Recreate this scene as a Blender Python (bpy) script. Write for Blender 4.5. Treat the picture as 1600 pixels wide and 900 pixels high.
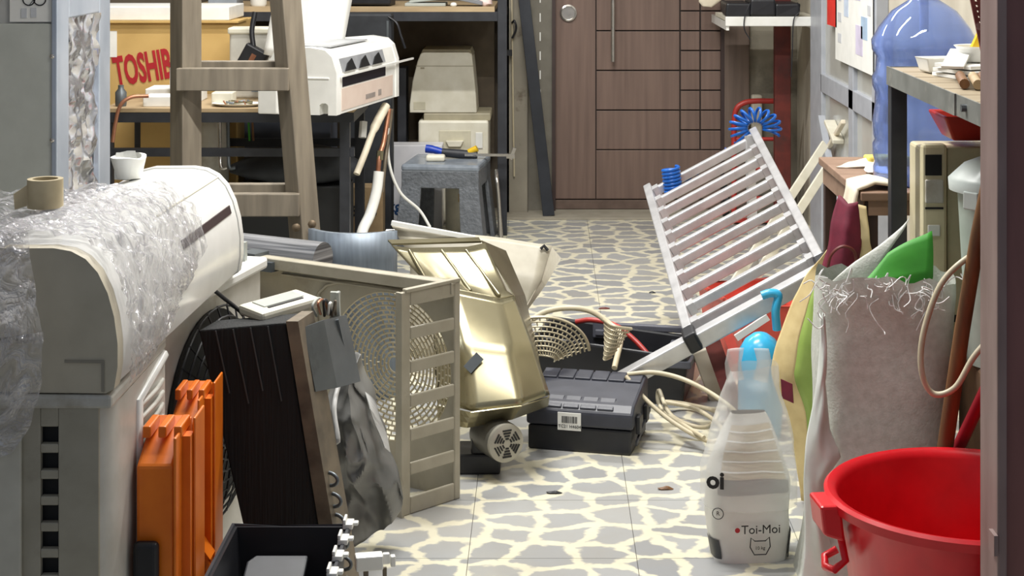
import bpy, math, random
from mathutils import Vector, Matrix, noise, Euler
random.seed(7)
for o in list(bpy.data.objects): bpy.data.objects.remove(o)
SC = bpy.context.scene
COL = SC.collection
PI = math.pi
# ------------------------------------------------------------------ camera
CAM_H, F_PX, VX, VY = 1.5, 2600.0, 850.0, -115.0
cam = bpy.data.objects.new('camera', bpy.data.cameras.new('camera')); COL.objects.link(cam)
cam.location = (0, 0, CAM_H); cam.rotation_euler = (PI/2, 0, 0)
cam.data.sensor_width = 36; cam.data.lens = F_PX/1600*36
cam.data.shift_x = -(VX-800)/1600; cam.data.shift_y = -(450-VY)/1600
cam.data.clip_end = 60
SC.camera = cam
# ------------------------------------------------------------------ world, exposure
W = bpy.data.worlds.new('dusk_street'); SC.world = W; W.use_nodes = True
W.node_tree.nodes['Background'].inputs[0].default_value = (0.78, 0.86, 1.0, 1)
W.node_tree.nodes['Background'].inputs[1].default_value = 0.21
vs = SC.view_settings
vs.view_transform = 'Standard'; vs.look = 'None'; vs.gamma = 1; vs.use_curve_mapping = False
vs.exposure = 0.3
LAMPS = [(-0.3, 4.5, 78), (0.1, 6.4, 50), (-1.45, 6.9, 34), (0.35, 3.4, 18)]   # ceiling tubes: x, y, watts; the last, by the gate, is added

def P(px, py, Y):                     # a point of the place at distance Y, seen at (px, py)
    return Vector(((px-VX)*Y/F_PX, Y, CAM_H-(py-VY)*Y/F_PX))
# ------------------------------------------------------------------ materials
def lin(c):
    return tuple(((v/255)/12.92 if v/255 <= .04045 else ((v/255+.055)/1.055)**2.4) for v in c)+(1,)
MATS = {}
def M(name, c1, c2=None, rough=.5, metal=0, scale=14, bump=0, bscale=None, stretch=(1,1,1), lo=.35, hi=.7, spec=.5, coat=0, dirt=None, dlo=.55, dhi=.75, dscale=3):
    if name in MATS: return MATS[name]
    m = bpy.data.materials.new(name); m.use_nodes = True; MATS[name] = m
    t = m.node_tree; n = t.nodes; l = t.links; b = n['Principled BSDF']
    b.inputs['Roughness'].default_value = rough; b.inputs['Metallic'].default_value = metal
    b.inputs['Specular IOR Level'].default_value = spec; b.inputs['Coat Weight'].default_value = coat
    tc = n.new('ShaderNodeTexCoord'); mp = n.new('ShaderNodeMapping'); mp.inputs['Scale'].default_value = stretch
    l.new(tc.outputs['Object'], mp.inputs[0])
    nz = n.new('ShaderNodeTexNoise'); nz.inputs['Scale'].default_value = scale; nz.inputs['Detail'].default_value = 5
    l.new(mp.outputs[0], nz.inputs['Vector'])
    r = n.new('ShaderNodeValToRGB'); r.color_ramp.elements[0].position = lo; r.color_ramp.elements[1].position = hi
    if c2 is None: c2 = tuple(max(0, v*.9) for v in c1)
    r.color_ramp.elements[0].color = lin(c1); r.color_ramp.elements[1].color = lin(c2)
    l.new(nz.outputs[0], r.inputs[0]); out = r.outputs[0]
    if dirt:
        d = n.new('ShaderNodeTexNoise'); d.inputs['Scale'].default_value = dscale; d.inputs['Detail'].default_value = 8; d.inputs['Roughness'].default_value = .65
        l.new(mp.outputs[0], d.inputs['Vector'])
        dr = n.new('ShaderNodeMapRange'); dr.inputs['From Min'].default_value = dlo; dr.inputs['From Max'].default_value = dhi
        l.new(d.outputs[0], dr.inputs[0])
        mx = n.new('ShaderNodeMix'); mx.data_type = 'RGBA'; l.new(dr.outputs[0], mx.inputs['Factor'])
        l.new(out, mx.inputs['A']); mx.inputs['B'].default_value = lin(dirt); out = mx.outputs['Result']
    l.new(out, b.inputs['Base Color'])
    if bump:
        bp = n.new('ShaderNodeBump'); bp.inputs['Strength'].default_value = bump; bp.inputs['Distance'].default_value = .01
        if bscale:
            nb = n.new('ShaderNodeTexNoise'); nb.inputs['Scale'].default_value = bscale; nb.inputs['Detail'].default_value = 4
            l.new(mp.outputs[0], nb.inputs['Vector']); l.new(nb.outputs[0], bp.inputs['Height'])
        else: l.new(nz.outputs[0], bp.inputs['Height'])
        l.new(bp.outputs[0], b.inputs['Normal'])
    return m

def film_mat():
    m = bpy.data.materials.new('stretch_film'); m.use_nodes = True; MATS['film'] = m
    t = m.node_tree; n = t.nodes; l = t.links; b = n['Principled BSDF']
    tc = n.new('ShaderNodeTexCoord'); mp = n.new('ShaderNodeMapping')
    mp.inputs['Rotation'].default_value = (.9, .5, .5); mp.inputs['Scale'].default_value = (9, 34, 13)
    l.new(tc.outputs['Object'], mp.inputs[0])
    nz = n.new('ShaderNodeTexNoise'); nz.inputs['Scale'].default_value = 1.15; nz.inputs['Detail'].default_value = 4; nz.inputs['Distortion'].default_value = 1.6
    l.new(mp.outputs[0], nz.inputs['Vector'])
    r = n.new('ShaderNodeMapRange'); r.inputs['From Min'].default_value = .38; r.inputs['From Max'].default_value = .68
    r.inputs['To Min'].default_value = .22; r.inputs['To Max'].default_value = .95
    l.new(nz.outputs[0], r.inputs[0]); l.new(r.outputs[0], b.inputs['Alpha'])
    b.inputs['Base Color'].default_value = (.84, .83, .86, 1); b.inputs['Roughness'].default_value = .12
    b.inputs['Specular IOR Level'].default_value = 1.0; b.inputs['Metallic'].default_value = .6
    bp = n.new('ShaderNodeBump'); bp.inputs['Strength'].default_value = 1.0; bp.inputs['Distance'].default_value = .06
    l.new(nz.outputs[0], bp.inputs['Height']); l.new(bp.outputs[0], b.inputs['Normal'])
    # thin film lets light through from behind
    tl = n.new('ShaderNodeBsdfTranslucent'); tl.inputs[0].default_value = (.9, .89, .92, 1); l.new(bp.outputs[0], tl.inputs['Normal'])
    tp = n.new('ShaderNodeBsdfTransparent'); m1 = n.new('ShaderNodeMixShader'); l.new(r.outputs[0], m1.inputs[0]); l.new(tp.outputs[0], m1.inputs[1]); l.new(tl.outputs[0], m1.inputs[2])
    m2 = n.new('ShaderNodeMixShader'); m2.inputs[0].default_value = .3; l.new(b.outputs[0], m2.inputs[1]); l.new(m1.outputs[0], m2.inputs[2])
    l.new(m2.outputs[0], n['Material Output'].inputs[0])
    return m
film_mat()

def clear_mat(name, col, fac, rough=.1):
    m = bpy.data.materials.new(name); m.use_nodes = True; MATS[name] = m
    t = m.node_tree; n = t.nodes; l = t.links; b = n['Principled BSDF']
    nz = n.new('ShaderNodeTexNoise'); nz.inputs['Scale'].default_value = 6
    tc = n.new('ShaderNodeTexCoord'); l.new(tc.outputs['Object'], nz.inputs['Vector'])
    r = n.new('ShaderNodeMapRange'); r.inputs['To Min'].default_value = fac*.85; r.inputs['To Max'].default_value = fac*1.15
    l.new(nz.outputs[0], r.inputs[0])
    b.inputs['Base Color'].default_value = lin(col); b.inputs['Roughness'].default_value = rough
    tr = n.new('ShaderNodeBsdfTransparent'); tr.inputs[0].default_value = lin(tuple(min(255, int(v*.42+150)) for v in col))
    mx = n.new('ShaderNodeMixShader'); l.new(r.outputs[0], mx.inputs[0]); l.new(tr.outputs[0], mx.inputs[1]); l.new(b.outputs[0], mx.inputs[2])
    l.new(mx.outputs[0], n['Material Output'].inputs[0])
    return m
clear_mat('blue_plastic', (120, 150, 228), .2, .06)
def glassy(name, col, rough=.04):
    m = bpy.data.materials.new(name); m.use_nodes = True; MATS[name] = m; n = m.node_tree.nodes; l = m.node_tree.links; b = n['Principled BSDF']
    tc = n.new('ShaderNodeTexCoord'); nz = n.new('ShaderNodeTexNoise'); nz.inputs['Scale'].default_value = 5; l.new(tc.outputs['Object'], nz.inputs['Vector'])
    r = n.new('ShaderNodeValToRGB'); r.color_ramp.elements[0].color = lin(col); r.color_ramp.elements[1].color = lin(tuple(min(255, v+10) for v in col)); l.new(nz.outputs[0], r.inputs[0]); l.new(r.outputs[0], b.inputs['Base Color'])
    b.inputs['Roughness'].default_value = rough; b.inputs['Transmission Weight'].default_value = .88; b.inputs['IOR'].default_value = 1.4
glassy('bottle_shell', (184, 203, 250))
clear_mat('thin_bag', (244, 244, 242), .36, .3)
clear_mat('pane', (205, 205, 198), .85, .15)

def tile_mat():
    m = bpy.data.materials.new('pebble_print_tile'); m.use_nodes = True; MATS['tile'] = m
    t = m.node_tree; n = t.nodes; l = t.links; b = n['Principled BSDF']
    g = n.new('ShaderNodeNewGeometry')
    mp = n.new('ShaderNodeMapping'); mp.inputs['Scale'].default_value = (7.6, 8.6, 0); l.new(g.outputs['Position'], mp.inputs[0])
    dn = n.new('ShaderNodeTexNoise'); dn.inputs['Scale'].default_value = 2.4; dn.inputs['Detail'].default_value = 3; l.new(mp.outputs[0], dn.inputs['Vector'])
    ad = n.new('ShaderNodeVectorMath'); ad.operation = 'MULTIPLY_ADD'; ad.inputs[1].default_value = (.5, .5, 0); l.new(dn.outputs['Color'], ad.inputs[0]); l.new(mp.outputs[0], ad.inputs[2])
    v = n.new('ShaderNodeTexVoronoi'); v.voronoi_dimensions = '2D'; v.feature = 'DISTANCE_TO_EDGE'; v.inputs['Scale'].default_value = 1; v.inputs['Randomness'].default_value = .85
    l.new(ad.outputs[0], v.inputs['Vector'])
    v2 = n.new('ShaderNodeTexVoronoi'); v2.voronoi_dimensions = '2D'; v2.inputs['Scale'].default_value = 1; v2.inputs['Randomness'].default_value = .85; l.new(ad.outputs[0], v2.inputs['Vector'])
    mr = n.new('ShaderNodeMapRange'); mr.inputs['From Min'].default_value = .075; mr.inputs['From Max'].default_value = .14; l.new(v.outputs['Distance'], mr.inputs[0])
    sep = n.new('ShaderNodeSeparateColor'); l.new(v2.outputs['Color'], sep.inputs[0])
    st = n.new('ShaderNodeValToRGB'); st.color_ramp.elements[0].color = lin((142, 144, 146)); st.color_ramp.elements[1].color = lin((164, 165, 164)); l.new(sep.outputs[0], st.inputs[0])
    mo = n.new('ShaderNodeMix'); mo.data_type = 'RGBA'; l.new(mr.outputs[0], mo.inputs['Factor'])
    mo.inputs['A'].default_value = lin((216, 211, 188)); l.new(st.outputs[0], mo.inputs['B'])
    # grime film, its own shape
    gn = n.new('ShaderNodeTexNoise'); gn.inputs['Scale'].default_value = 1.6; gn.inputs['Detail'].default_value = 9; gn.inputs['Roughness'].default_value = .7; l.new(g.outputs['Position'], gn.inputs['Vector'])
    gr = n.new('ShaderNodeMapRange'); gr.inputs['From Min'].default_value = .45; gr.inputs['From Max'].default_value = .8; gr.inputs['To Max'].default_value = .5; l.new(gn.outputs[0], gr.inputs[0])
    mx = n.new('ShaderNodeMix'); mx.data_type = 'RGBA'; l.new(gr.outputs[0], mx.inputs['Factor']); l.new(mo.outputs['Result'], mx.inputs['A']); mx.inputs['B'].default_value = lin((150, 140, 122))
    l.new(mx.outputs['Result'], b.inputs['Base Color']); b.inputs['Roughness'].default_value = .33
    return m
tile_mat()

def wood_mat(name, c1, c2, scale=(30, 30, 2), rough=.55):
    return M(name, c1, c2, rough=rough, scale=1.6, stretch=scale, lo=.3, hi=.75)
white = M('white_plastic', (236, 236, 232), (226, 226, 220), .3)
gloss_white = M('gloss_white', (240, 240, 236), (232, 232, 228), .18)
cream = M('cream_plastic', (226, 222, 206), (212, 207, 188), .4)
oldwhite = M('aged_white_metal', (205, 203, 195), (188, 185, 175), .42, dirt=(150, 140, 120), dscale=5)
beige = M('beige_metal', (172, 166, 150), (158, 152, 135), .45, dirt=(126, 117, 98), dscale=6, dlo=.58, dhi=.85)
greymetal = M('grey_painted_metal', (168, 172, 166), (158, 162, 156), .5)
galv = M('galvanised', (200, 208, 220), (172, 182, 196), .32, metal=.45, scale=5)
foil = M('crumpled_foil', (226, 228, 234), (196, 198, 206), .16, metal=.85, scale=12)
alu = M('aluminium', (214, 214, 216), (190, 190, 192), .38, metal=.55)
gold = M('champagne_sheet', (158, 151, 124), (134, 127, 100), .25, metal=.8, scale=5, dirt=(70, 62, 45), dscale=2.2, dlo=.58, dhi=.85, stretch=(1, 1, .6))
black = M('black_plastic', (24, 25, 30), (34, 35, 40), .45)
blackmetal = M('black_painted_steel', (34, 36, 42), (48, 50, 56), .5)
charcoal = M('charcoal_cloth', (30, 33, 38), (44, 47, 52), .7)
darkcoil = M('dirty_fins', (13, 15, 16), (22, 24, 26), .75, scale=3, stretch=(60, 60, 2), bump=.3)
steelgrey = M('dull_grey_steel', (112, 118, 122), (82, 88, 92), .4, metal=.5, scale=6, dirt=(48, 46, 42), dscale=4)
tan = M('tan_end_plate', (128, 116, 98), (84, 76, 66), .5, metal=.3, scale=14)
copper = M('copper', (186, 132, 104), (150, 100, 76), .35, metal=.6)
orange = M('orange_plastic', (232, 122, 26), (216, 104, 16), .38)
red = M('red_plastic', (222, 22, 36), (204, 16, 30), .32, dirt=(118, 40, 40), dscale=5, dlo=.66, dhi=.76)
redpaint = M('red_paint', (176, 52, 46), (150, 40, 36), .4)
salmon = M('salmon_plastic', (226, 92, 78), (206, 78, 66), .4)
rust = M('red_oxide_steel', (104, 38, 30), (78, 28, 24), .55, dirt=(60, 34, 30), dscale=6)
postmat = M('brown_gate_steel', (140, 94, 90), (116, 76, 72), .38, dirt=(196, 184, 180), dscale=7, dlo=.6, dhi=.8, stretch=(1, 1, .25))
postedge = M('worn_gate_edge', (150, 128, 124), (128, 106, 102), .5, stretch=(1, 1, .3))
sackmat = M('woven_sack', (212, 214, 206), (194, 196, 187), .55, scale=60, bump=.15, bscale=180)
blue = M('blue_hose', (22, 98, 190), (14, 84, 170), .3)
sky_blue = M('sky_blue_plastic', (64, 178, 222), (52, 160, 208), .25)
green = M('green_paper', (58, 150, 38), (44, 128, 30), .6)
maroon = M('maroon_cloth', (112, 22, 48), (90, 16, 40), .75, scale=30)
yellowcloth = M('pale_yellow_cloth', (226, 208, 160), (208, 188, 140), .8)
creamcloth = M('cream_towel', (226, 216, 196), (206, 194, 172), .85)
ricey = M('rice_bag_cream', (228, 206, 152), (214, 190, 136), .5, scale=30)
riceg = M('rice_bag_green', (160, 186, 96), (142, 170, 80), .5)
card = M('cardboard', (206, 172, 108), (190, 156, 94), .7, scale=5)
card2 = M('brown_cardboard', (150, 128, 96), (132, 110, 80), .75)
redink = M('red_ink', (176, 32, 42), None, .6)
blackink = M('black_ink', (24, 24, 26), None, .6)
blueink = M('blue_ink', (24, 70, 120), None, .6)
paper = M('paper', (238, 238, 234), (228, 228, 224), .7)
oldwood = M('grey_brown_timber', (136, 126, 110), (110, 101, 88), .65, scale=1.6, stretch=(22, 22, 2), dirt=(186, 178, 164), dscale=1.8, dlo=.7, dhi=.78)
tablewood = wood_mat('table_wood', (150, 122, 102), (122, 96, 78), (4, 14, 14))
darkwood = wood_mat('dark_wood', (62, 40, 32), (42, 28, 24))
stickwood = wood_mat('stick_wood', (128, 88, 50), (88, 58, 34), (20, 20, 3))
ply = wood_mat('plywood', (182, 160, 126), (156, 134, 102), (3, 20, 20))
plank = wood_mat('shelf_plank', (168, 154, 130), (136, 122, 100), (3, 24, 24))
doorwood = wood_mat('door_laminate', (120, 99, 89), (102, 83, 75), (26, 26, 1.3), .5)
doorgroove = M('door_groove', (44, 36, 34), None, .7)
handle_m = M('brushed_handle', (210, 206, 200), None, .25, metal=.9)
concrete = M('stained_concrete', (146, 140, 126), (120, 114, 102), .85, scale=3, dirt=(86, 82, 72), dscale=2.2, dlo=.5, dhi=.7, bump=.2, bscale=30)
concrete2 = M('pale_concrete', (196, 190, 174), (170, 162, 146), .85, scale=4, dirt=(130, 124, 110), dscale=1.6, dlo=.5, dhi=.72, stretch=(1, 1, .5))
plaster = M('worn_plaster', (150, 144, 130), (130, 124, 112), .85, scale=4, dirt=(96, 84, 72), dscale=5, dlo=.6, dhi=.72)
greywall = M('grey_paint', (118, 114, 104), (106, 102, 92), .7)
brownboard = M('brown_board', (112, 96, 86), (92, 78, 70), .7, scale=2, stretch=(16, 16, 1))
darkwall = M('dim_wall', (112, 102, 88), (96, 86, 74), .8, scale=3)
ceilpaint = M('ceiling_paint', (226, 224, 216), None, .8)
cement = M('cement', (152, 146, 132), (134, 128, 114), .85, scale=8)
pavement = M('pavement', (120, 118, 112), (104, 102, 98), .9, scale=10)
alugrey = M('powder_grey_frame', (176, 180, 188), (164, 168, 176), .4)
redsheet = M('red_notice', (226, 48, 36), None, .6)
stoolmat = M('grey_stool_plastic', (104, 108, 114), (88, 92, 97), .45, scale=40, bump=.5, bscale=70)
graytape = M('masking_tape', (186, 172, 140), (166, 152, 120), .6)
cablem = M('cream_cable', (206, 196, 170), (186, 174, 146), .45)
greyfabric = M('dirty_grey_sheet', (122, 122, 120), (78, 78, 76), .4, scale=5, metal=.25, dirt=(190, 188, 184), dscale=4, dlo=.6, dhi=.72)
binlid = M('pale_bin_plastic', (196, 204, 200), (184, 192, 188), .4)
binbody = M('bin_body', (176, 188, 178), (160, 172, 162), .45)
navy = M('navy_plastic', (22, 60, 170), None, .35)
yellow = M('yellow_plastic', (226, 186, 32), None, .4)
pinkgrid = M('brick_red_grille', (156, 84, 78), (120, 60, 56), .5, dirt=(214, 196, 188), dscale=16, dlo=.6, dhi=.68)
mesh_m = M('beige_wire', (196, 186, 160), (176, 166, 140), .4, metal=.3)
# ------------------------------------------------------------------ mesh building
class MB:
    def __init__(s): s.v = []; s.f = []
    def add(s, vs, fs):
        o = len(s.v); s.v += [Vector(v) for v in vs]; s.f += [tuple(i+o for i in f) for f in fs]; return s
    def xf(s, m): s.v = [m @ v for v in s.v]; return s
    def join(s, o): return s.add(o.v, o.f)
    def hexa(s, p):   # bottom 4 ccw, top 4 ccw
        return s.add(p, [(3,2,1,0),(4,5,6,7),(0,1,5,4),(1,2,6,5),(2,3,7,6),(3,0,4,7)])
    def box(s, x0, x1, y0, y1, z0, z1, m=None):
        p = [Vector(q) for q in ((x0,y0,z0),(x1,y0,z0),(x1,y1,z0),(x0,y1,z0),(x0,y0,z1),(x1,y0,z1),(x1,y1,z1),(x0,y1,z1))]
        if m is not None: p = [m @ q for q in p]
        return s.hexa(p)
    def bar(s, a, b, w, h, up=(0,0,1), roll=0):
        a = Vector(a); b = Vector(b); d = (b-a).normalized(); u = Vector(up)
        x = d.cross(u)
        if x.length < 1e-4: x = d.cross(Vector((0,1,0)))
        x.normalize(); u = x.cross(d).normalized()
        if roll:
            q = Matrix.Rotation(roll, 3, d); x = q @ x; u = q @ u
        x *= w/2; u *= h/2
        return s.hexa([a-x-u, a+x-u, b+x-u, b-x-u, a-x+u, a+x+u, b+x+u, b-x+u])
    def tube(s, pts, r, n=8, closed=False):
        pts = [Vector(p) for p in pts]; k = len(pts); rings = []; prev = None
        for i, p in enumerate(pts):
            a = pts[(i-1) % k] if (closed or i > 0) else p
            b = pts[(i+1) % k] if (closed or i < k-1) else p
            d = (b-a).normalized()
            if prev is None:
                x = d.cross(Vector((0,0,1)))
                if x.length < .05: x = d.cross(Vector((1,0,0)))
            else: x = prev - d*prev.dot(d)
            x.normalize(); prev = x.copy(); y = d.cross(x)
            rr = r[i] if isinstance(r, (list, tuple)) else r
            rings.append([p+(x*math.cos(2*PI*j/n)+y*math.sin(2*PI*j/n))*rr for j in range(n)])
        vs = [v for g in rings for v in g]; fs = []
        for i in range(k if closed else k-1):
            for j in range(n):
                a = i*n+j; b = i*n+(j+1) % n; c = ((i+1) % k)*n+(j+1) % n; d = ((i+1) % k)*n+j
                fs.append((a, b, c, d))
        if not closed: fs += [tuple(range(n-1, -1, -1)), tuple((k-1)*n+j for j in range(n))]
        return s.add(vs, fs)
    def lathe(s, prof, n=28, m=None, cap=True):
        vs = []; fs = []
        for r, z in prof:
            for j in range(n): vs.append(Vector((r*math.cos(2*PI*j/n), r*math.sin(2*PI*j/n), z)))
        for i in range(len(prof)-1):
            for j in range(n): fs.append((i*n+j, i*n+(j+1) % n, (i+1)*n+(j+1) % n, (i+1)*n+j))
        if cap:
            fs.append(tuple(range(n-1, -1, -1))); fs.append(tuple((len(prof)-1)*n+j for j in range(n)))
        if m is not None: vs = [m @ v for v in vs]
        return s.add(vs, fs)
    def prism(s, poly, d0, d1, ax='y', m=None):
        k = len(poly)
        f = {'y': lambda a, b, d: Vector((a, d, b)), 'x': lambda a, b, d: Vector((d, a, b)), 'z': lambda a, b, d: Vector((a, b, d))}[ax]
        vs = [f(a, b, d0) for a, b in poly]+[f(a, b, d1) for a, b in poly]
        if m is not None: vs = [m @ v for v in vs]
        return s.add(vs, [tuple(range(k)), tuple(range(2*k-1, k-1, -1))]+[(i, i+k, (i+1) % k+k, (i+1) % k) for i in range(k)])
    def grid(s, fn, nu, nv, closed_u=False):
        vs = [fn(i/nu, j/nv) for j in range(nv+1) for i in range(nu+1)]
        return s.add(vs, [(j*(nu+1)+i, j*(nu+1)+i+1, (j+1)*(nu+1)+i+1, (j+1)*(nu+1)+i) for j in range(nv) for i in range(nu)])
    def slots(s, a0, a1, z0, z1, y0, y1, ha0, ha1, zs):
        # an upright plate (thickness y0..y1) with one column of rectangular holes
        s.box(a0, ha0, y0, y1, z0, z1); s.box(ha1, a1, y0, y1, z0, z1)
        e = [z0]+[v for h in zs for v in h]+[z1]
        for i in range(0, len(e), 2):
            if e[i+1] > e[i]+1e-5: s.box(ha0, ha1, y0, y1, e[i], e[i+1])
        return s
    def holeplate(s, x0, x1, z0, z1, cx, cz, r, y, n=64):
        an = sorted([2*PI*i/n for i in range(n)]+[math.atan2(z-cz, x-cx) % (2*PI) for x in (x0, x1) for z in (z0, z1)])
        vs = []
        for a in an:
            c, q = math.cos(a), math.sin(a); t = 1e9
            if c > 1e-9: t = min(t, (x1-cx)/c)
            if c < -1e-9: t = min(t, (x0-cx)/c)
            if q > 1e-9: t = min(t, (z1-cz)/q)
            if q < -1e-9: t = min(t, (z0-cz)/q)
            vs += [Vector((cx+c*r, y, cz+q*r)), Vector((cx+c*t, y, cz+q*t))]
        k = len(an)
        return s.add(vs, [(2*i, 2*i+1, 2*((i+1) % k)+1, 2*((i+1) % k)) for i in range(k)])

def build(name, mb, mat, parent=None, smooth=0, bevel=0, solid=0, sub=0, root=None, seg=2):
    if root is not None:
        inv = root_matrix(root).inverted(); mb.xf(inv)
    me = bpy.data.meshes.new(name); me.from_pydata([tuple(v) for v in mb.v], [], mb.f)
    me.materials.append(mat)
    import bmesh
    bm = bmesh.new(); bm.from_mesh(me); bmesh.ops.recalc_face_normals(bm, faces=bm.faces); bm.to_mesh(me); bm.free()
    if smooth:
        for p in me.polygons: p.use_smooth = True
        me.set_sharp_from_angle(angle=math.radians(smooth))
    o = bpy.data.objects.new(name, me); COL.objects.link(o)
    if parent: o.parent = parent
    if solid: q = o.modifiers.new('s', 'SOLIDIFY'); q.thickness = solid; q.offset = 0
    if bevel: q = o.modifiers.new('b', 'BEVEL'); q.width = bevel; q.segments = seg; q.limit_method = 'ANGLE'; q.angle_limit = math.radians(40)
    if sub: q = o.modifiers.new('u', 'SUBSURF'); q.levels = sub; q.render_levels = sub
    return o
def root_matrix(o): return Matrix.Translation(o.location) @ o.rotation_euler.to_matrix().to_4x4()
def tag(o, label, cat, group=None):
    o['label'] = label; o['category'] = cat
    if group: o['group'] = group
    return o
def thing(name, label, cat, loc=(0,0,0), rz=0, group=None, rot=None):
    o = bpy.data.objects.new(name, None); COL.objects.link(o); o.empty_display_size = .05
    o.location = loc; o.rotation_euler = rot if rot else (0, 0, rz)
    return tag(o, label, cat, group)
def single(name, mb, mat, label, cat, loc=None, group=None, **k):
    # world-coordinate mesh turned into one top-level object whose origin is its base
    if loc is None:
        xs = [v.x for v in mb.v]; ys = [v.y for v in mb.v]
        loc = Vector(((min(xs)+max(xs))/2, (min(ys)+max(ys))/2, min(v.z for v in mb.v)))
    mb.xf(Matrix.Translation(-Vector(loc)))
    o = build(name, mb, mat, **k); o.location = loc
    return tag(o, label, cat, group)
def struct(name, mb, mat, parent=None, **k):
    o = build(name, mb, mat, parent, **k)
    if parent is None: o['kind'] = 'structure'
    return o
def text_mb(s, size, m, depth=.0015, bold=0):
    c = bpy.data.curves.new('t', 'FONT'); c.body = s; c.size = size; c.extrude = depth; c.offset = bold; c.align_x = 'CENTER'; c.align_y = 'CENTER'; c.resolution_u = 3
    o = bpy.data.objects.new('t', c); COL.objects.link(o)
    dg = bpy.context.evaluated_depsgraph_get(); me = bpy.data.meshes.new_from_object(o.evaluated_get(dg))
    mb = MB().add([v.co.copy() for v in me.vertices], [tuple(p.vertices) for p in me.polygons])
    bpy.data.objects.remove(o); bpy.data.curves.remove(c); bpy.data.meshes.remove(me)
    return mb.xf(m)
FACE = Matrix.Rotation(PI/2, 4, 'X')        # text upright, facing -y
def catmull(pts, n=8):
    pts = [Vector(p) for p in pts]; q = [pts[0]*2-pts[1]]+pts+[pts[-1]*2-pts[-2]]; out = []
    for i in range(1, len(q)-2):
        a, b, c, d = q[i-1:i+3]
        for k in range(n):
            t = k/n
            out.append(.5*((2*b)+(c-a)*t+(2*a-5*b+4*c-d)*t*t+(3*b-a-3*c+d)*t**3))
    return out+[pts[-1]]
def nz(x, y, z=0, s=1): return noise.noise(Vector((x*s, y*s, z*s)))
def wiggle(mb, amp, s, seed=0):
    for v in mb.v: v += noise.noise_vector(v*s+Vector((seed, seed*2, 0)))*amp
    return mb
def sheet(rows, nu=8, nv=6, amp=0, s=8, seed=0):
    # smooth-less patch through rows of world points (bilinear), optional crumple
    R = [[Vector(p) for p in r] for r in rows]
    def at(u, v):
        def lerp(r):
            t = u*(len(r)-1); i = min(int(t), len(r)-2); return r[i].lerp(r[i+1], t-i)
        t = v*(len(R)-1); i = min(int(t), len(R)-2)
        p = lerp(R[i]).lerp(lerp(R[i+1]), t-i)
        if amp: p = p+noise.noise_vector(p*s+Vector((seed, seed, seed)))*amp
        return p
    return MB().grid(at, nu*(len(R[0])-1), nv*(len(R)-1))
# ================================================================== SETTING
RX, LX, BY, FY = 1.33, -2.6, 8.95, 2.9
fl = struct('floor', MB().box(-3.2, 2.2, -1.5, 9.1, -.12, -.006), pavement)
tm = None; T = .4
for i in range(10):
    for j in range(16):
        x = LX+.02+i*T; y = 2.35+j*T
        if tm is None:
            t0 = build('tile', MB().box(.0008, T-.0008, .0008, T-.0008, -.006, 0), MATS['tile'], fl); tm = t0.data; t0.location = (x, y, 0)
        else:
            t = bpy.data.objects.new('tile', tm); COL.objects.link(t); t.parent = fl; t.location = (x, y, 0)
struct('trim_1', MB().box(-.95, 1.3, 8.5, 8.93, -.005, .012), cement, bevel=.004)
struct('ceiling', MB().box(LX-.1, 1.5, FY-.1, BY+.1, 3.0, 3.1), ceilpaint)
struct('wall_left', MB().box(LX-.12, LX, FY, BY, -.01, 3.0), darkwall)
struct('wall_right', MB().box(RX, RX+.12, FY+.2, BY, -.01, 3.0), concrete2)
struct('wall_back', MB().box(LX, -.2, BY-.15, BY, -.01, 3.0), darkwall)
wb = struct('wall_back_pier', MB().box(-.2, -.085, 8.66, BY, -.01, 3.0), plaster, bevel=.008)
struct('wall_back_jamb', MB().box(-.085, .045, 8.72, BY, -.01, 3.0), greywall)
struct('wall_back_right', MB().box(1.06, RX, 8.74, BY, -.01, 3.0), concrete)
struct('wall_back_board', MB().box(.945, 1.075, 8.71, 8.9, -.01, 3.0), brownboard, bevel=.003)
struct('wall_back_header', MB().box(.045, .945, 8.75, BY, 2.12, 3.0), greywall)
# door
DY = 8.76; dx0, dx1 = .058, .932
door = struct('door_1', MB().box(dx0, dx1, DY+.006, DY+.045, .012, 2.1), doorgroove)
def dz(y): return CAM_H-(y-VY)*DY/F_PX
def dxp(x): return (x-VX)*DY/F_PX
def dpanel(x0, x1, z0, z1, g=.0035):
    build('panel', MB().box(x0+g, x1-g, DY-.006, DY+.01, z0+g, z1-g), doorwood, door, bevel=.002)
zb, zk = dz(311), dz(234)
dpanel(dx0, dxp(931), zb, 2.09, .002)
dpanel(dxp(931), dx1, zb, zk, .002)
row = (dz(172)-dz(234))
z = zk
while z+row < 2.12:
    dpanel(dxp(931), dxp(1062.5), z, min(z+row, 2.09)); z += row
z = zk
while z+row/2 < 2.1:
    dpanel(dxp(1062.5), dxp(1094), z, z+row/2); dpanel(dxp(1094), dx1, z, z+row/2); z += row/2
build('kick_strip', MB().box(dx0, dx1, DY-.012, DY+.01, .014, zb-.004), M('scuffed_kick', (110, 92, 82), (84, 68, 60), .6, scale=8, dirt=(34, 28, 26), dscale=9, dlo=.62, dhi=.66), door, bevel=.002)
hd = build('handle', MB().tube([(dxp(957), DY-.06, dz(95)), (dxp(957), DY-.06, 1.75)], .011, 12).tube([(dxp(957), DY-.06, 1.02), (dxp(957), DY, 1.02)], .007).tube([(dxp(957), DY-.06, 1.68), (dxp(957), DY, 1.68)], .007), handle_m, door, smooth=40)
lk = build('lock', MB().lathe([(.044, 0), (.044, .012), (.036, .016), (.034, .006), (.012, .006), (.012, .014)], 28, Matrix.Translation((dxp(888), DY-.006, dz(20))) @ FACE), handle_m, door, smooth=30)
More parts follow.
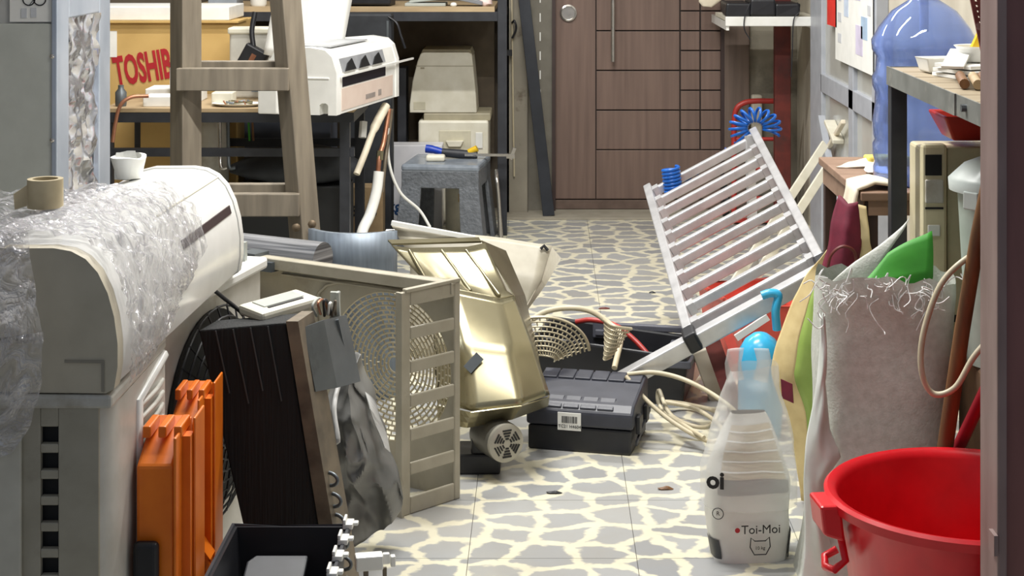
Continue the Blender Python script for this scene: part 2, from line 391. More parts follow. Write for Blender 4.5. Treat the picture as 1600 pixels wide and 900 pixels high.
build('door_frame', MB().box(.042, .06, 8.70, 8.8, 0, 2.12).box(.928, .946, 8.72, 8.8, 0, 2.12), M('frame_brown', (60, 46, 44), None, .5), door)
# right-hand wall glazing in grey frame
wf = struct('window_1', MB().box(RX-.05, RX, 7.68, 8.0, 0, 2.6).box(RX-.05, RX, 6.42, 7.7, .735, .82).box(RX-.05, RX, 6.9, 7.0, 0, 2.6).box(RX-.05, RX, 6.42, 6.5, 0, 2.6), alugrey, bevel=.004)
for y0, y1 in ((7.0, 7.68), (6.5, 6.9)):
    for z0, z1 in ((.82, 2.6), (.06, .735)):
        build('pane', MB().box(RX-.03, RX-.02, y0, y1, z0, z1), MATS['pane'], wf)
build('strut', MB().bar((RX-.065, 7.6, .62), (RX-.065, 7.0, .12), .03, .05), alugrey, wf)
# gate post at the opening
gp = struct('trim_2', MB().box(.803, .90, 2.9, 3.0, -.01, 2.9), postmat, bevel=.003)
build('edge_strip', MB().box(.786, .803, 2.885, 3.0, -.01, 2.9), postedge, gp, bevel=.003)
build('label_plate', MB().box(.779, .786, 2.88, 2.915, .41, .445), postedge, gp)
struct('trim_3', MB().box(.90, 1.45, 2.93, 3.0, -.01, 2.9), greywall)
# red-oxide column and the plaster patches beside it
struct('trim_4', MB().box(1.152, 1.232, 8.30, 8.36, 0, 3.0), rust, bevel=.004)

# ================================================================== LAMPS (ceiling, out of frame)
for i, (lx, ly, w) in enumerate(LAMPS):
    t = thing('ceiling_lamp', ['white tube lamp on the ceiling above the scrap pile', 'white tube lamp on the ceiling nearest the door', 'white tube lamp on the ceiling over the workbench', 'added white tube lamp on the ceiling just inside the gate, no known source'][i], 'lamp', (lx, ly, 2.9), 0, 'ceiling tube lamps')
    build('housing', MB().box(-.62, .62, -.05, .05, .05, .1), white, t, bevel=.01)
    build('tube', MB().tube([(-.58, 0, .02), (.58, 0, .02)], .014, 10), white, t, smooth=40)
    L = bpy.data.lights.new('tube_light', 'AREA'); L.shape = 'RECTANGLE'; L.size = 1.15; L.size_y = .06; L.energy = w; L.color = (1, .985, .95)
    lo = bpy.data.objects.new('tube_light', L); COL.objects.link(lo); lo.parent = t; lo.location = (0, 0, -.02)

# ================================================================== LEFT FOREGROUND
# stacked outdoor unit B (near)
B = thing('outdoor_unit', 'off-white outdoor air conditioner with black slots under the film-wrapped unit', 'air conditioner', (-1.02, 3.12, 0))
bx0, bx1 = -.30, .25
build('body', MB().box(bx0, bx1-.004, -.205, .19, .02, .675), M('slot_dark', (14, 16, 18), None, .6), B)
sl = [(.05+.0457*i, .05+.0457*i+.030) for i in range(13)]
pl = MB().slots(bx0, .245, .0, .68, -.222, -.207, .143, .174, sl)
build('side_panel', pl, beige, B, bevel=.002)
build('cream_panel', MB().box(bx0, .112, -.232, -.223, .0, .62), M('chipped_cream_paint', (206, 202, 188), (190, 186, 172), .5, dirt=(120, 112, 98), dscale=6, dlo=.68, dhi=.7), B, bevel=.003)
prof = [(.235, -.222), (.25, -.212), (.262, -.19), (.266, -.15), (.266, .19), (.246, .19), (.246, -.207)]
build('corner_panel', MB().prism(prof, 0, .66, 'z'), oldwhite, B, smooth=50)
g = MB()
for k in range(22):
    zc = .1+.024*k; g.tube(catmull([(.266, -.02, zc), (.272, .03, zc+.004), (.272, .1, zc+.002), (.266, .17, zc)], 4), .0045, 6)
build('louvre', g, oldwhite, B, smooth=60)
build('louvre_frame', MB().tube([(.264, -.03, .06), (.264, -.03, .62), (.264, .18, .65)], .012, 8), white, B, smooth=60)
build('top_cover', MB().box(bx0-.01, .268, -.226, .195, .66, .684), oldwhite, B, bevel=.006)
# outdoor unit D with black fan guard
D = thing('outdoor_unit', 'white outdoor air conditioner with black fan guard behind the orange crates', 'air conditioner', (-.825, 3.5, 0), -math.radians(12))
build('casing', MB().box(-.3, 0, 0, .62, .05, .665), oldwhite, D, bevel=.012)
build('lid', MB().box(-.31, .012, -.012, .632, .655, .684), white, D, bevel=.008)
build('base_pan', MB().box(-.3, .01, 0, .62, .03, .07).box(-.02, .08, .05, .12, 0, .03).box(-.02, .08, .46, .53, 0, .03), white, D, bevel=.004)
g = MB(); cz, cy = .39, .3
for k in range(9):
    r = .05+.024*k; x = .055-.04*(r/.25)**3
    g.tube([(x, cy+r*math.cos(a), cz+r*math.sin(a)) for a in [2*PI*q/36 for q in range(36)]], .0028, 5, True)
for k in range(28):
    a = 2*PI*k/28; g.tube([(.056-.04*(r/.25)**3, cy+r*math.cos(a), cz+r*math.sin(a)) for r in (.04, .11, .18, .245)], .0024, 5)
build('fan_guard', g, black, D, smooth=60)
build('fan_opening', MB().lathe([(.235, 0), (.235, .004)], 40, Matrix.Translation((.001, cy, cz)) @ Matrix.Rotation(PI/2, 4, 'Y')), M('slot_dark', (14, 16, 18)), D)
build('sticker', MB().box(-.06, -.005, .34, .50, .684, .6852), navy, D)
build('bracket', MB().box(-.2, -.02, .3, .34, .684, .70), greymetal, D)
build('bracket', MB().box(-.2, -.02, .56, .575, .684, .73), greymetal, D)
D2 = single('metal_offcut', MB().box(-.865, -.835, 3.36, 3.44, 0, .64), greymetal, 'narrow grey metal panel upright behind the slotted outdoor unit', 'metal panel', bevel=.004)
build('cord', MB().tube(catmull([P(255, 505, 3.55), P(275, 455, 3.6), P(320, 447, 3.65), P(355, 470, 3.7), P(382, 492, 3.72)], 8), .0045, 8), black, D, root=D, smooth=60)

# indoor unit A on top
A = thing('indoor_unit', 'white wall air conditioner half wrapped in clear film with a dark slot', 'air conditioner', (-.745, 2.9, .69), -math.radians(2.2))
pr = [(-.24, 0), (-.24, .235), (-.2, .245), (-.11, .246), (-.08, .241), (-.055, .228), (-.034, .205), (-.017, .17), (-.006, .13), (0, .085), (0, .045), (-.006, .008), (-.02, 0)]
def offs(p, d): return [((x+.12)*(1+d/.12)-.12, (z-.12)*(1+d/.12)+.12) for x, z in p]
build('body', MB().prism(pr, .02, .99), gloss_white, A, smooth=35)
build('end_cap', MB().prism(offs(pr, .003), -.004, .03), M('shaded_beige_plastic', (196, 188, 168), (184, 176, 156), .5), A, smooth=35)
build('end_cap', MB().prism(offs(pr, .003), .97, 1.0), gloss_white, A, smooth=35)
build('front_slot', MB().hexa([Vector(q) for q in ((-.03, .5, .150), (-.0095, .5, .150), (-.0095, .93, .150), (-.03, .93, .150), (-.03, .5, .168), (-.014, .5, .168), (-.014, .93, .168), (-.03, .93, .168))]), M('slot_brown', (52, 34, 36), None, .4), A)
build('top_seam', MB().tube([(-.052, .45, .2265), (-.052, .97, .2265)], .002, 6), cream, A)
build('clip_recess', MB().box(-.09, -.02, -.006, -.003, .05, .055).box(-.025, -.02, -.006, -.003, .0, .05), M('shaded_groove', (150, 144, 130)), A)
# clear film
FW = A
arc = offs(pr, .012)[1:12]
def arcp(u):
    L = [0]
    for a, b in zip(arc, arc[1:]): L.append(L[-1]+math.dist(a, b))
    t = u*L[-1]
    for i in range(len(arc)-1):
        if t <= L[i+1]+1e-9:
            f = (t-L[i])/(L[i+1]-L[i]); return (arc[i][0]+(arc[i+1][0]-arc[i][0])*f, arc[i][1]+(arc[i+1][1]-arc[i][1])*f)
    return arc[-1]
def fp(u, v):
    x, zz = arcp(u); far = .60-.02*math.sin(u*9)-(max(0, u-.72)/.28)*.42; near = .03+.0*u
    y = near+(far-near)*v
    q_ = u*.62-y*.75; w = .006*nz(u*9, y*14, 3)+.012*(.5-abs(nz(q_*22, (u+y)*4, 1)))+.006*(.5-abs(nz(q_*55, (u+y)*8, 5)))
    k = 1+(.5+.5*nz(u*6, y*8, 9))*.02
    return Vector((x*k+w*(1 if u > .5 else .3), y, zz+(w*1.4 if u < .62 else w*.4)+.004))
build('film_wrap', MB().grid(fp, 90, 110), MATS['film'], FW, smooth=180)
FLY = [(.13, .268), (.05, .274), (-.02, .268), (-.065, .235), (-.09, .17), (-.095, .09), (-.085, .0), (-.06, -.08), (-.03, -.15)]
FLX = [-.19, -.165, -.145, -.125, -.105, -.092, -.10, -.125, -.17]
def fs(u, v):
    t = v*(len(FLY)-1); i = min(int(t), len(FLY)-2); f = t-i
    y = FLY[i][0]+(FLY[i+1][0]-FLY[i][0])*f; zz = FLY[i][1]+(FLY[i+1][1]-FLY[i][1])*f; xr = FLX[i]+(FLX[i+1]-FLX[i])*f
    x = -.5+(xr+.5)*u
    r_ = .022*(.5-abs(nz(u*8+v*5, v*3, 2)))+.012*(.5-abs(nz(u*24+v*12, v*6, 4)))
    return Vector((x, y-r_, zz+r_*(1 if v < .5 else .2)+(.1*v*(u-.5) if v > .6 else 0)))
build('film_flap', MB().grid(fs, 90, 60), MATS['film'], FW, smooth=180)
def ft(u, v):
    x = -.5+.30*u; y = -.03+.6*v
    return Vector((x, y, .258+.012*nz(u*7, v*11, 7)+.006*nz(u*22, v*30, 8)-.02*(1-min(1, u*4))))
build('film_top', MB().grid(ft, 40, 50), MATS['film'], FW, smooth=180)
tr = thing('tape_roll', 'roll of masking tape standing on the film-wrapped air conditioner', 'tape', (-.965, 3.22, .957))
build('tape', MB().lathe([(.024, 0), (.034, 0), (.034, .055), (.024, .055), (.024, 0)], 32, cap=False), graytape, tr, smooth=40)
build('loose_end', sheet([[(-.03, -.018, .045), (-.03, -.018, .005)], [(-.052, -.03, .03), (-.05, -.03, .0)]], 3, 2), graytape, tr, solid=.001)
wp = thing('plastic_tub', 'white squashed plastic tub lying behind the tape roll', 'tub', (-.93, 3.72, .936), .4)
build('tub_wall', wiggle(MB().lathe([(.02, 0), (.028, .002), (.04, .05), (.03, .052), (.024, .008), (.004, .006)], 18), .008, 20, 3), white, wp, smooth=50)
build('flap', sheet([[(-.03, 0, .0), (.03, .0, .0)], [(-.025, .01, .06), (.02, .01, .062)]], 5, 5, .006, 30), white, wp, solid=.002)

# orange plastic crates on edge
def orange_crate(loc, w, d, h, label, rz=0):
    t = thing('plastic_crate', label, 'crate', loc, rz, 'orange crates on edge')
    build('shell', MB().hexa([Vector(q) for q in ((0,0,0),(w*.72,0,0),(w*.72,d,0),(0,d,0),(0,0,h*.9),(w*.72,0,h*.9),(w*.72,d,h),(0,d,h))]), orange, t, bevel=.006)
    build('rim', MB().box(w*.72, w*.78, -.004, d+.004, .02, h*.99).box(w*.94, w, d*.5, d+.02, .0, h*1.02), orange, t, bevel=.003)
    build('web', MB().box(w*.78, w*.94, d*.35, d*.6, .02, h*.97), orange, t)
    for k in range(3):
        build('latch_block', MB().box(w*.30*k+.004, w*.30*k+w*.2, d*.25, d*.85, h*.97, h*.97+.022), orange, t, bevel=.003)
    for k in range(6):
        zz = .03+h*.07*k
        build('tooth', MB().prism([(w*.78, zz), (w*1.05, zz), (w*.78, zz+h*.055)], -.004, d*.35), orange, t)
    return t
oc = orange_crate((-.743, 3.03, 0), .095, .13, .575, 'orange plastic crate on edge, nearer one with black handle')
build('handle', MB().box(-.002, .045, -.022, -.001, .12, .385), black, oc, bevel=.018, seg=4)
orange_crate((-.757, 3.36, 0), .08, .13, .55, 'orange plastic crate on edge, farther one beside black fan guard')

# dark coil block leaning
Yc = 3.58
ev = thing('evaporator_coil', 'dirty black finned coil standing upright with tan end plate', 'coil', (-.52, 3.63, 0))
a = [Vector((-.60, Yc, .0)), Vector((-.452, Yc, .0)), Vector((-.43, Yc+.09, .0)), Vector((-.58, Yc+.09, .0))]
b = [P(310, 516, Yc), P(446, 504, Yc), P(446, 504, Yc)+Vector((.02, .09, 0)), P(310, 516, Yc)+Vector((.02, .09, 0))]
build('fin_block', MB().hexa(a+b), darkcoil, ev, root=ev, bevel=.004)
ridge = MB()
for k in range(1, 5):
    f = k/5; p0 = a[0].lerp(a[1], f)+Vector((0, -.002, .02)); p1 = b[0].lerp(b[1], f)+Vector((0, -.002, -.004)); ridge.bar(p0.lerp(p1, .74+.04*(k % 2)), p1, .0025, .003, (0, -1, 0))
build('fin_ridge', ridge, M('ridge_grey', (70, 74, 76)), ev, root=ev)
build('end_plate', MB().hexa([a[1]+Vector((.002, -.006, 0)), a[1]+Vector((.034, -.006, 0)), a[2]+Vector((.034, 0, 0)), a[2]+Vector((.002, 0, 0)), b[1]+Vector((.002, -.006, .004)), b[1]+Vector((.028, -.006, .004)), b[2]+Vector((.028, 0, .004)), b[2]+Vector((.002, 0, .004))]), tan, ev, root=ev)
for k in range(6):
    c = a[1].lerp(b[1], .12+.07*k)+Vector((.036, .02, 0))
    build('return_bend', MB().tube([c+Vector((0, 0, .014*math.cos(t)))+Vector((.02*math.sin(t), -.01*math.sin(t), 0)) for t in [PI*q/8 for q in range(9)]], .0042, 7), steelgrey, ev, root=ev, smooth=60)
sh = sheet([[P(472, 512, 3.6), P(505, 500, 3.68), P(540, 492, 3.8)], [P(482, 560, 3.6), P(515, 552, 3.68), P(552, 545, 3.8)], [P(492, 612, 3.6), P(526, 606, 3.68), P(562, 596, 3.8)]], 4, 5)
build('grey_shroud', sh, steelgrey, ev, root=ev, solid=.004)
build('shroud_fold', MB().bar(P(523, 500, 3.74), P(545, 600, 3.78), .018, .006, (0, -1, 0)), steelgrey, ev, root=ev)
build('back_shell', sheet([[P(345, 512, 3.7), P(395, 500, 3.78), P(470, 498, 3.8)], [P(365, 640, 3.7), P(420, 640, 3.78), P(500, 640, 3.8)]], 5, 4), blackmetal, ev, root=ev, solid=.004)

cb = thing('control_cover', 'cream plastic control cover lying on top of the black coil', 'cover', tuple(P(440, 492, 3.72)), 0)
ax = (P(497, 455, 3.82)-P(383, 487, 3.66)).normalized(); up = Vector((-.06, -.22, 1)).normalized(); ay = up.cross(ax).normalized()
mm = Matrix(((ax.x, ay.x, up.x, 0), (ax.y, ay.y, up.y, 0), (ax.z, ay.z, up.z, 0), (0, 0, 0, 1)))
build('cover_shell', MB().box(-.085, .085, -.04, .045, .008, .034, mm), cream, cb, bevel=.008)
build('grey_window', MB().box(-.055, .06, -.012, .032, .0335, .0365, mm), greymetal, cb, bevel=.002)
build('dark_slot', MB().box(-.05, .05, -.022, -.016, .0338, .036, mm), blackink, cb)
build('foot', MB().box(-.08, -.06, -.03, -.01, -.02, .01, mm).box(.03, .05, -.03, -.01, -.02, .01, mm), cream, cb)
mw = thing('wire_bundle', 'small tangle of grey and brown wires beside the cream control cover', 'wires', tuple(P(508, 496, 3.75)))
for k in range(5):
    q = [P(495+6*k, 494-3*(k % 2), 3.74), P(488+9*k, 478-4*k % 9, 3.72), P(500+6*k, 466+3*k, 3.76), P(512+3*k, 492, 3.78)]
    build('wire', MB().tube(catmull(q, 5), .003, 6), [greymetal, copper, black, white, tan][k], mw, root=mw, smooth=60)
single('metal_clip', MB().bar(P(523, 500, 3.8), P(524, 456, 3.8), .022, .012, (0, 1, 0)).bar(P(530, 498, 3.79), P(528, 456, 3.79), .006, .02, (0, 1, 0)), greymetal, 'short grey metal clip standing beside the wire tangle', 'clip')

# crumpled grey sheet
rows = [[P(548, 558, 4.02), P(556, 560, 4.0), P(562, 575, 4.04)],
        [P(520, 610, 4.0), P(548, 612, 3.93), P(585, 628, 4.05)],
        [P(506, 650, 3.95), P(545, 660, 3.88), P(600, 690, 4.05)],
        [P(512, 700, 3.92), P(560, 715, 3.86), P(612, 735, 4.04)],
        [P(500, 745, 3.9), P(560, 760, 3.9), P(624, 780, 4.02)],
        [P(515, 790, 3.9), P(570, 800, 3.93), P(622, 802, 4.0)],
        [P(520, 860, 3.88), P(560, 850, 3.95), P(600, 838, 3.98)]]
def ridged(p, f, sd): return .5-abs(nz(p.x*f+sd, p.z*f*.6, p.y*f+sd))
mbx = sheet(rows, 22, 12)
for v in mbx.v:
    k_ = ridged(v, 9, 2)*.09+ridged(v, 21, 5)*.035
    v.y -= k_-.05; v.x += .02*nz(v.x*12, v.z*12, 8)
gs = thing('crumpled_sheet', 'crumpled dirty grey sheet slumped between the coil and slotted casing', 'sheet', (-.47, 3.95, 0))
build('sheet', mbx, greyfabric, gs, root=gs, smooth=50, solid=.003)
build('pale_edge', MB().tube(catmull([P(550, 556, 3.98), P(530, 600, 3.92), P(522, 640, 3.86), P(528, 690, 3.82), P(512, 672, 3.85), P(500, 650, 3.9)], 6), .006, 6), M('highlight_pale', (190, 190, 188)), gs, root=gs, smooth=60)  # whitish highlights on the sheet's edges, painted as pale strips here and below
build('pale_edge', sheet([[P(570, 612, 4.0), P(585, 625, 4.0)], [P(575, 640, 3.97), P(598, 660, 4.0)], [P(600, 700, 3.98), P(610, 705, 4.0)]], 4, 5, .006, 20), M('highlight_pale', (190, 190, 188)), gs, root=gs, solid=.002)
# black bin in the foreground
bn = thing('plastic_bin', 'black open plastic bin at the bottom edge of the picture', 'bin', (-.55, 3.22, 0))
def tbox(x0, x1, y0, y1, z0, z1, tx):
    return [Vector(q) for q in ((x0+tx, y0+tx, z0), (x1-tx, y0+tx, z0), (x1-tx, y1-tx, z0), (x0+tx, y1-tx, z0), (x0, y0, z1), (x1, y0, z1), (x1, y1, z1), (x0, y1, z1))]
o1 = tbox(-.085, .15, -.18, .18, 0, .275, .03); i1 = tbox(-.075, .14, -.17, .17, .008, .276, .03)
k = MB().add(o1+i1, [(3,2,1,0),(8,9,10,11),(0,1,5,4),(1,2,6,5),(2,3,7,6),(3,0,4,7),(9,8,12,13),(10,9,13,14),(11,10,14,15),(8,11,15,12),(4,5,13,12),(5,6,14,13),(6,7,15,14),(7,4,12,15)])
build('tub', k, black, bn)
build('rim', MB().tube([(-.085, -.18, .274), (.152, -.18, .274), (.152, .18, .274), (-.085, .18, .274)], .007, 6, True), blackmetal, bn)
bs = thing('metal_plate', 'dark grey plate lying inside the black bin', 'plate', (-.56, 3.3, .12), 0)
pmx = Matrix.Translation((0, .05, .115)) @ Matrix.Rotation(.3, 4, 'X')
build('plate', MB().prism([(-.035, -.22), (.085, -.22), (.085, .0), (-.02, .0), (-.035, -.02)], -.012, 0, 'z', pmx), M('dark_plate', (58, 61, 66), (44, 47, 52), .5), bs, bevel=.004)
build('slot', MB().box(.01, .05, -.08, -.07, 0, .0012, pmx), blackink, bs)
for k in range(4):
    y = .14-.085*k
    build('hinge_clip', MB().box(-.010, .010, y-.018, y+.018, .0, .011).box(-.010, -.004, y-.018, y+.018, .011, .02).box(.010, .02, y-.008, y+.008, .004, .011).xf(Matrix.Translation((.152, .03, .277))), white, bn, bevel=.002)
wc = thing('plastic_connector', 'bright white plastic connector sticking out beside the black bin', 'clip', tuple(P(583, 888, 3.45)), .2)
build('block', MB().box(-.037, .02, -.016, .016, 0, .03), gloss_white, wc, bevel=.003)
build('pin', MB().box(.02, .034, -.006, .006, .008, .03), gloss_white, wc, bevel=.002)
build('pin', MB().box(.036, .046, -.008, .008, .002, .024), gloss_white, wc, bevel=.002)
build('stem', MB().box(-.02, -.01, -.004, .004, -(P(583, 888, 3.45).z), 0).box(.02, .028, -.004, .004, -.06, 0), tan, wc)

# ================================================================== AC CASING WITH SLOTTED SIDE
c0 = Vector((-.366, 4.225, 0)); c1 = Vector((-.222, 4.367, 0)); c2 = Vector((-.86, 4.757, 0))
CH = .57
cs = thing('unit_casing', 'beige empty outdoor unit casing with slotted side and round fan grille', 'casing', tuple(c1))
def frame(o, xa):
    x = (xa-o).normalized(); z = Vector((0, 0, 1)); y = z.cross(x)
    return Matrix(((x.x, y.x, 0, o.x), (x.y, y.y, 0, o.y), (x.z, y.z, 1, 0), (0, 0, 0, 1)))
fm = frame(c0, c1); Lw = (c1-c0).length
zs = [(.045+.0865*i, .045+.0865*i+.0545) for i in range(6)]
build('slotted_side', MB().slots(0, Lw, 0, CH, -.004, .004, .032, Lw-.02, zs).xf(fm), beige, cs, root=cs, bevel=.0035)
build('side_flange', MB().box(-.004, .004, -.012, .012, 0, CH).box(0, Lw, .004, .024, CH-.012, CH-.006).xf(fm), beige, cs, root=cs)
gm = frame(c1, c2); Lg = (c2-c1).length; gcx, gcz, gr = .225, .315, .20
build('grille_panel', MB().holeplate(0, Lg, .0, CH, gcx, gcz, gr, 0).xf(gm), beige, cs, root=cs, solid=.005)
build('top_flange', MB().box(0, Lg, -.002, .035, CH-.006, CH).box(0, Lg, .03, .036, CH-.03, CH).box(.1, .6, .004, .012, CH-.05, CH-.044).xf(gm), beige, cs, root=cs, bevel=.002)
build('panel_emboss', MB().tube(catmull([(.44, .006, .05), (.46, .006, .3), (.44, .006, CH-.06), (.05, .006, CH-.05)], 6), .005, 6).xf(gm), beige, cs, root=cs, smooth=60)
build('end_return', MB().box(Lg-.004, Lg, 0, .16, 0, CH).xf(gm), beige, cs, root=cs)
g = MB(); nr = 15
for k in range(nr):
    r = .022+(gr-.022)*k/(nr-1)
    g.tube([(gcx+r*math.cos(t), .0-.02*(1-(r/gr)**2), gcz+r*math.sin(t)) for t in [2*PI*q/48 for q in range(48)]], .0029, 5, True)
for k in range(nr-1):
    r0 = .022+(gr-.022)*k/(nr-1); r1 = .022+(gr-.022)*(k+1)/(nr-1); m_ = max(6, int(2*PI*r1/.021))
    for q in range(m_):
        t = 2*PI*(q+.5*(k % 2))/m_
        g.tube([(gcx+r*math.cos(t), -.02*(1-(r/gr)**2), gcz+r*math.sin(t)) for r in (r0, r1)], .0022, 4)
build('fan_grille', g.xf(gm), mesh_m, cs, root=cs, smooth=60)
build('grey_clip', MB().box(.66, .72, -.01, .05, CH-.035, CH+.01).box(.6, .66, -.01, .05, CH-.035, CH-.008).xf(gm), steelgrey, cs, root=cs)
build('hem', MB().bar(c0+Vector((.01, .01, CH+.002)), c1+Vector((-.002, 0, CH+.004)), .016, .01), beige, cs, root=cs, bevel=.002)
single('yellow_block', MB().box(-.03, .03, -.02, .02, 0, .46).xf(Matrix.Translation((-.80, 4.62, 0))), yellow, 'yellow plastic block inside the beige casing corner', 'block', bevel=.003)

# champagne bent sheet-metal casing
gc = thing('metal_casing', 'glossy champagne sheet-metal casing leaning behind the slotted casing', 'casing', tuple(P(760, 640, 4.6)*1)[:2]+(0,))
r_ = [[P(606, 376, 5.06), P(748, 372, 5.06)], [P(612, 382, 5.03), P(752, 378, 5.03)]]
build('top_flange', sheet(r_, 6, 2), gold, gc, root=gc, solid=.006)
def crease(rows, nu, nv): return sheet(rows, nu, nv)
build('upper_face', sheet([[P(612, 384, 5.02), P(640, 388, 5.0), P(730, 386, 5.0), P(758, 380, 5.02)], [P(660, 436, 4.86), P(690, 440, 4.82), P(770, 452, 4.82), P(792, 455, 4.85)], [P(676, 444, 4.8), P(706, 452, 4.76), P(782, 468, 4.78), P(803, 462, 4.82)]], 5, 6), gold, gc, root=gc, solid=.003, smooth=50)
build('front_face', sheet([[P(676, 444, 4.8), P(706, 452, 4.76), P(782, 468, 4.78), P(803, 462, 4.82)], [P(680, 540, 4.66), P(730, 545, 4.6), P(800, 545, 4.62), P(832, 540, 4.68)], [P(684, 632, 4.6), P(735, 642, 4.5), P(815, 632, 4.52), P(858, 618, 4.62)]], 6, 8, .006, 5, 2), gold, gc, root=gc, solid=.003, smooth=50)
build('bottom_lip', sheet([[P(684, 634, 4.58), P(735, 644, 4.49), P(815, 634, 4.51), P(858, 620, 4.62)], [P(684, 662, 4.55), P(730, 668, 4.52), P(800, 655, 4.56), P(856, 634, 4.68)]], 6, 3), gold, gc, root=gc, solid=.003)
for x0, y0, x1, y1 in ((640, 392, 668, 440), (690, 392, 735, 455), (728, 392, 780, 462)):
    build('pressed_rib', MB().tube([P(x0, y0, 4.985), P((x0+x1)/2, (y0+y1)/2, 4.89), P(x1, y1, 4.785)], .006, 8), gold, gc, root=gc, smooth=60)
build('side_return', sheet([[P(752, 376, 5.05), P(790, 392, 5.2)], [P(803, 462, 4.84), P(820, 462, 5.0)], [P(858, 620, 4.64), P(850, 600, 4.85)]], 4, 8), gold, gc, root=gc, solid=.003)
build('tape_scrap', MB().bar(P(730, 578, 4.56), P(750, 556, 4.58), .028, .003, (0, -1, .3)), steelgrey, gc, root=gc)
build('support_leg', MB().bar(Vector((-.18, 4.8, 0)), Vector((-.14, 4.78, .42)), .04, .02), steelgrey, gc, root=gc)
# second panel behind
sp = thing('bent_sheet', 'beige bent metal panel with open lip behind the champagne casing', 'metal panel', (-.05, 5.7, 0))
build('panel', sheet([[P(610, 352, 5.75), P(745, 368, 5.72), P(862, 386, 5.7)], [P(640, 400, 5.7), P(770, 420, 5.62), P(846, 436, 5.62)], [P(640, 560, 5.6), P(770, 560, 5.55), P(800, 520, 5.55)]], 6, 6, .01, 5), beige, sp, root=sp, solid=.003, smooth=60)
build('lip', sheet([[P(862, 386, 5.7), P(877, 404, 5.68)], [P(846, 436, 5.62), P(852, 446, 5.62)], [P(812, 498, 5.55), P(818, 492, 5.58)]], 3, 6), beige, sp, root=sp, solid=.003)
build('edge_bar', MB().bar(P(612, 348, 5.72), P(742, 372, 5.7), .02, .014), white, sp, root=sp)
build('hook', MB().tube([P(845, 389, 5.68), P(850, 384, 5.68), P(856, 391, 5.68)], .006, 6), black, sp, root=sp)
build('foot', MB().bar(P(770, 555, 5.56), Vector((-.17, 5.6, 0)), .05, .006), beige, sp, root=sp)
# curved grey sheet (bent condenser coil)
gcx_ = thing('condenser_coil', 'curved grey bent condenser sheet standing beside the wooden ladder', 'coil', (-.62, 5.35, 0))
def cu(u, v):
    t = PI*(.15+.62*u); p = Vector((-.60+.145*-math.cos(t)*1.15, 5.42-.18*math.sin(t)*.9, 0)); p.z = .53*v
    return p
build('coil_sheet', MB().grid(cu, 20, 6), M('coil_bluegrey', (126, 136, 146), (104, 112, 122), .45, metal=.4, scale=3, stretch=(20, 20, 2)), gcx_, root=gcx_, solid=.02, smooth=50)
build('end_strip', MB().box(-.505, -.478, 5.30, 5.33, 0, .53), white, gcx_, root=gcx_)
# blower wheel piece beyond the casing on the left
bw = single('blower_wheel', MB().lathe([(.05, -.2), (.05, .2)], 24, Matrix.Translation(P(420, 395, 5.0)) @ Matrix.Rotation(PI/2, 4, 'Y') @ Matrix.Rotation(.5, 4, 'X')), M('blower_fins', (60, 62, 66), (150, 150, 152), .4, scale=1, stretch=(2, 2, 160)), 'dark finned blower wheel lying behind the beige casing', 'fan part', smooth=40)
bw.location.z += 0
single('scrap_box', MB().box(-1.1, -.62, 4.92, 5.12, 0, .44), blackmetal, 'low black metal box behind the beige casing', 'box', bevel=.004)
# motor
mo = thing('fan_motor', 'round grey fan motor with vented end on the floor under the champagne casing', 'motor', tuple(P(775, 735, 4.55))[:2]+(0,))
mc = P(790, 692, 4.5); mdir = Vector((.55, -1, 0)).normalized()
mt = Matrix.Translation(mc) @ mdir.to_track_quat('Z', 'Y').to_matrix().to_4x4()
build('body', MB().lathe([(.03, -.13), (.05, -.12), (.053, -.1), (.053, -.01), (.05, 0)], 32, mt), M('motor_grey', (108, 106, 100), (90, 88, 82), .45, metal=.5), mo, root=mo, smooth=40)
build('end_cap', MB().lathe([(.052, -.012), (.052, .004), (.044, .008), (.002, .009)], 32, mt), M('motor_cap', (176, 172, 160), None, .4, metal=.4), mo, root=mo, smooth=40)
g = MB()
for k in range(6):
    for q in range(4):
        t = 2*PI*(k+.5)/6; r0 = .013+.0075*q; hw = .5*r0*.75
        cdir = Vector((math.cos(t), math.sin(t), 0)); tdir = Vector((-math.sin(t), math.cos(t), 0)); cc = cdir*r0
        g.bar(mt @ (cc-tdir*hw+Vector((0, 0, .0095))), mt @ (cc+tdir*hw+Vector((0, 0, .0095))), .0042, .002, mt.to_3x3() @ Vector((0, 0, 1)))
build('vent_slots', g, blackink, mo, root=mo)
build('mount', MB().box(-.24, -.12, 4.55, 4.68, 0, .055).box(-.2, -.16, 4.56, 4.6, .05, .1), black, mo, root=mo, bevel=.006)
single('cable_scrap', MB().tube(catmull([P(822, 724, 4.7), P(845, 728, 4.68), P(872, 741, 4.58)], 6), .004, 7), cablem, 'short cable offcut on the floor in front of the black case', 'cable', smooth=60)

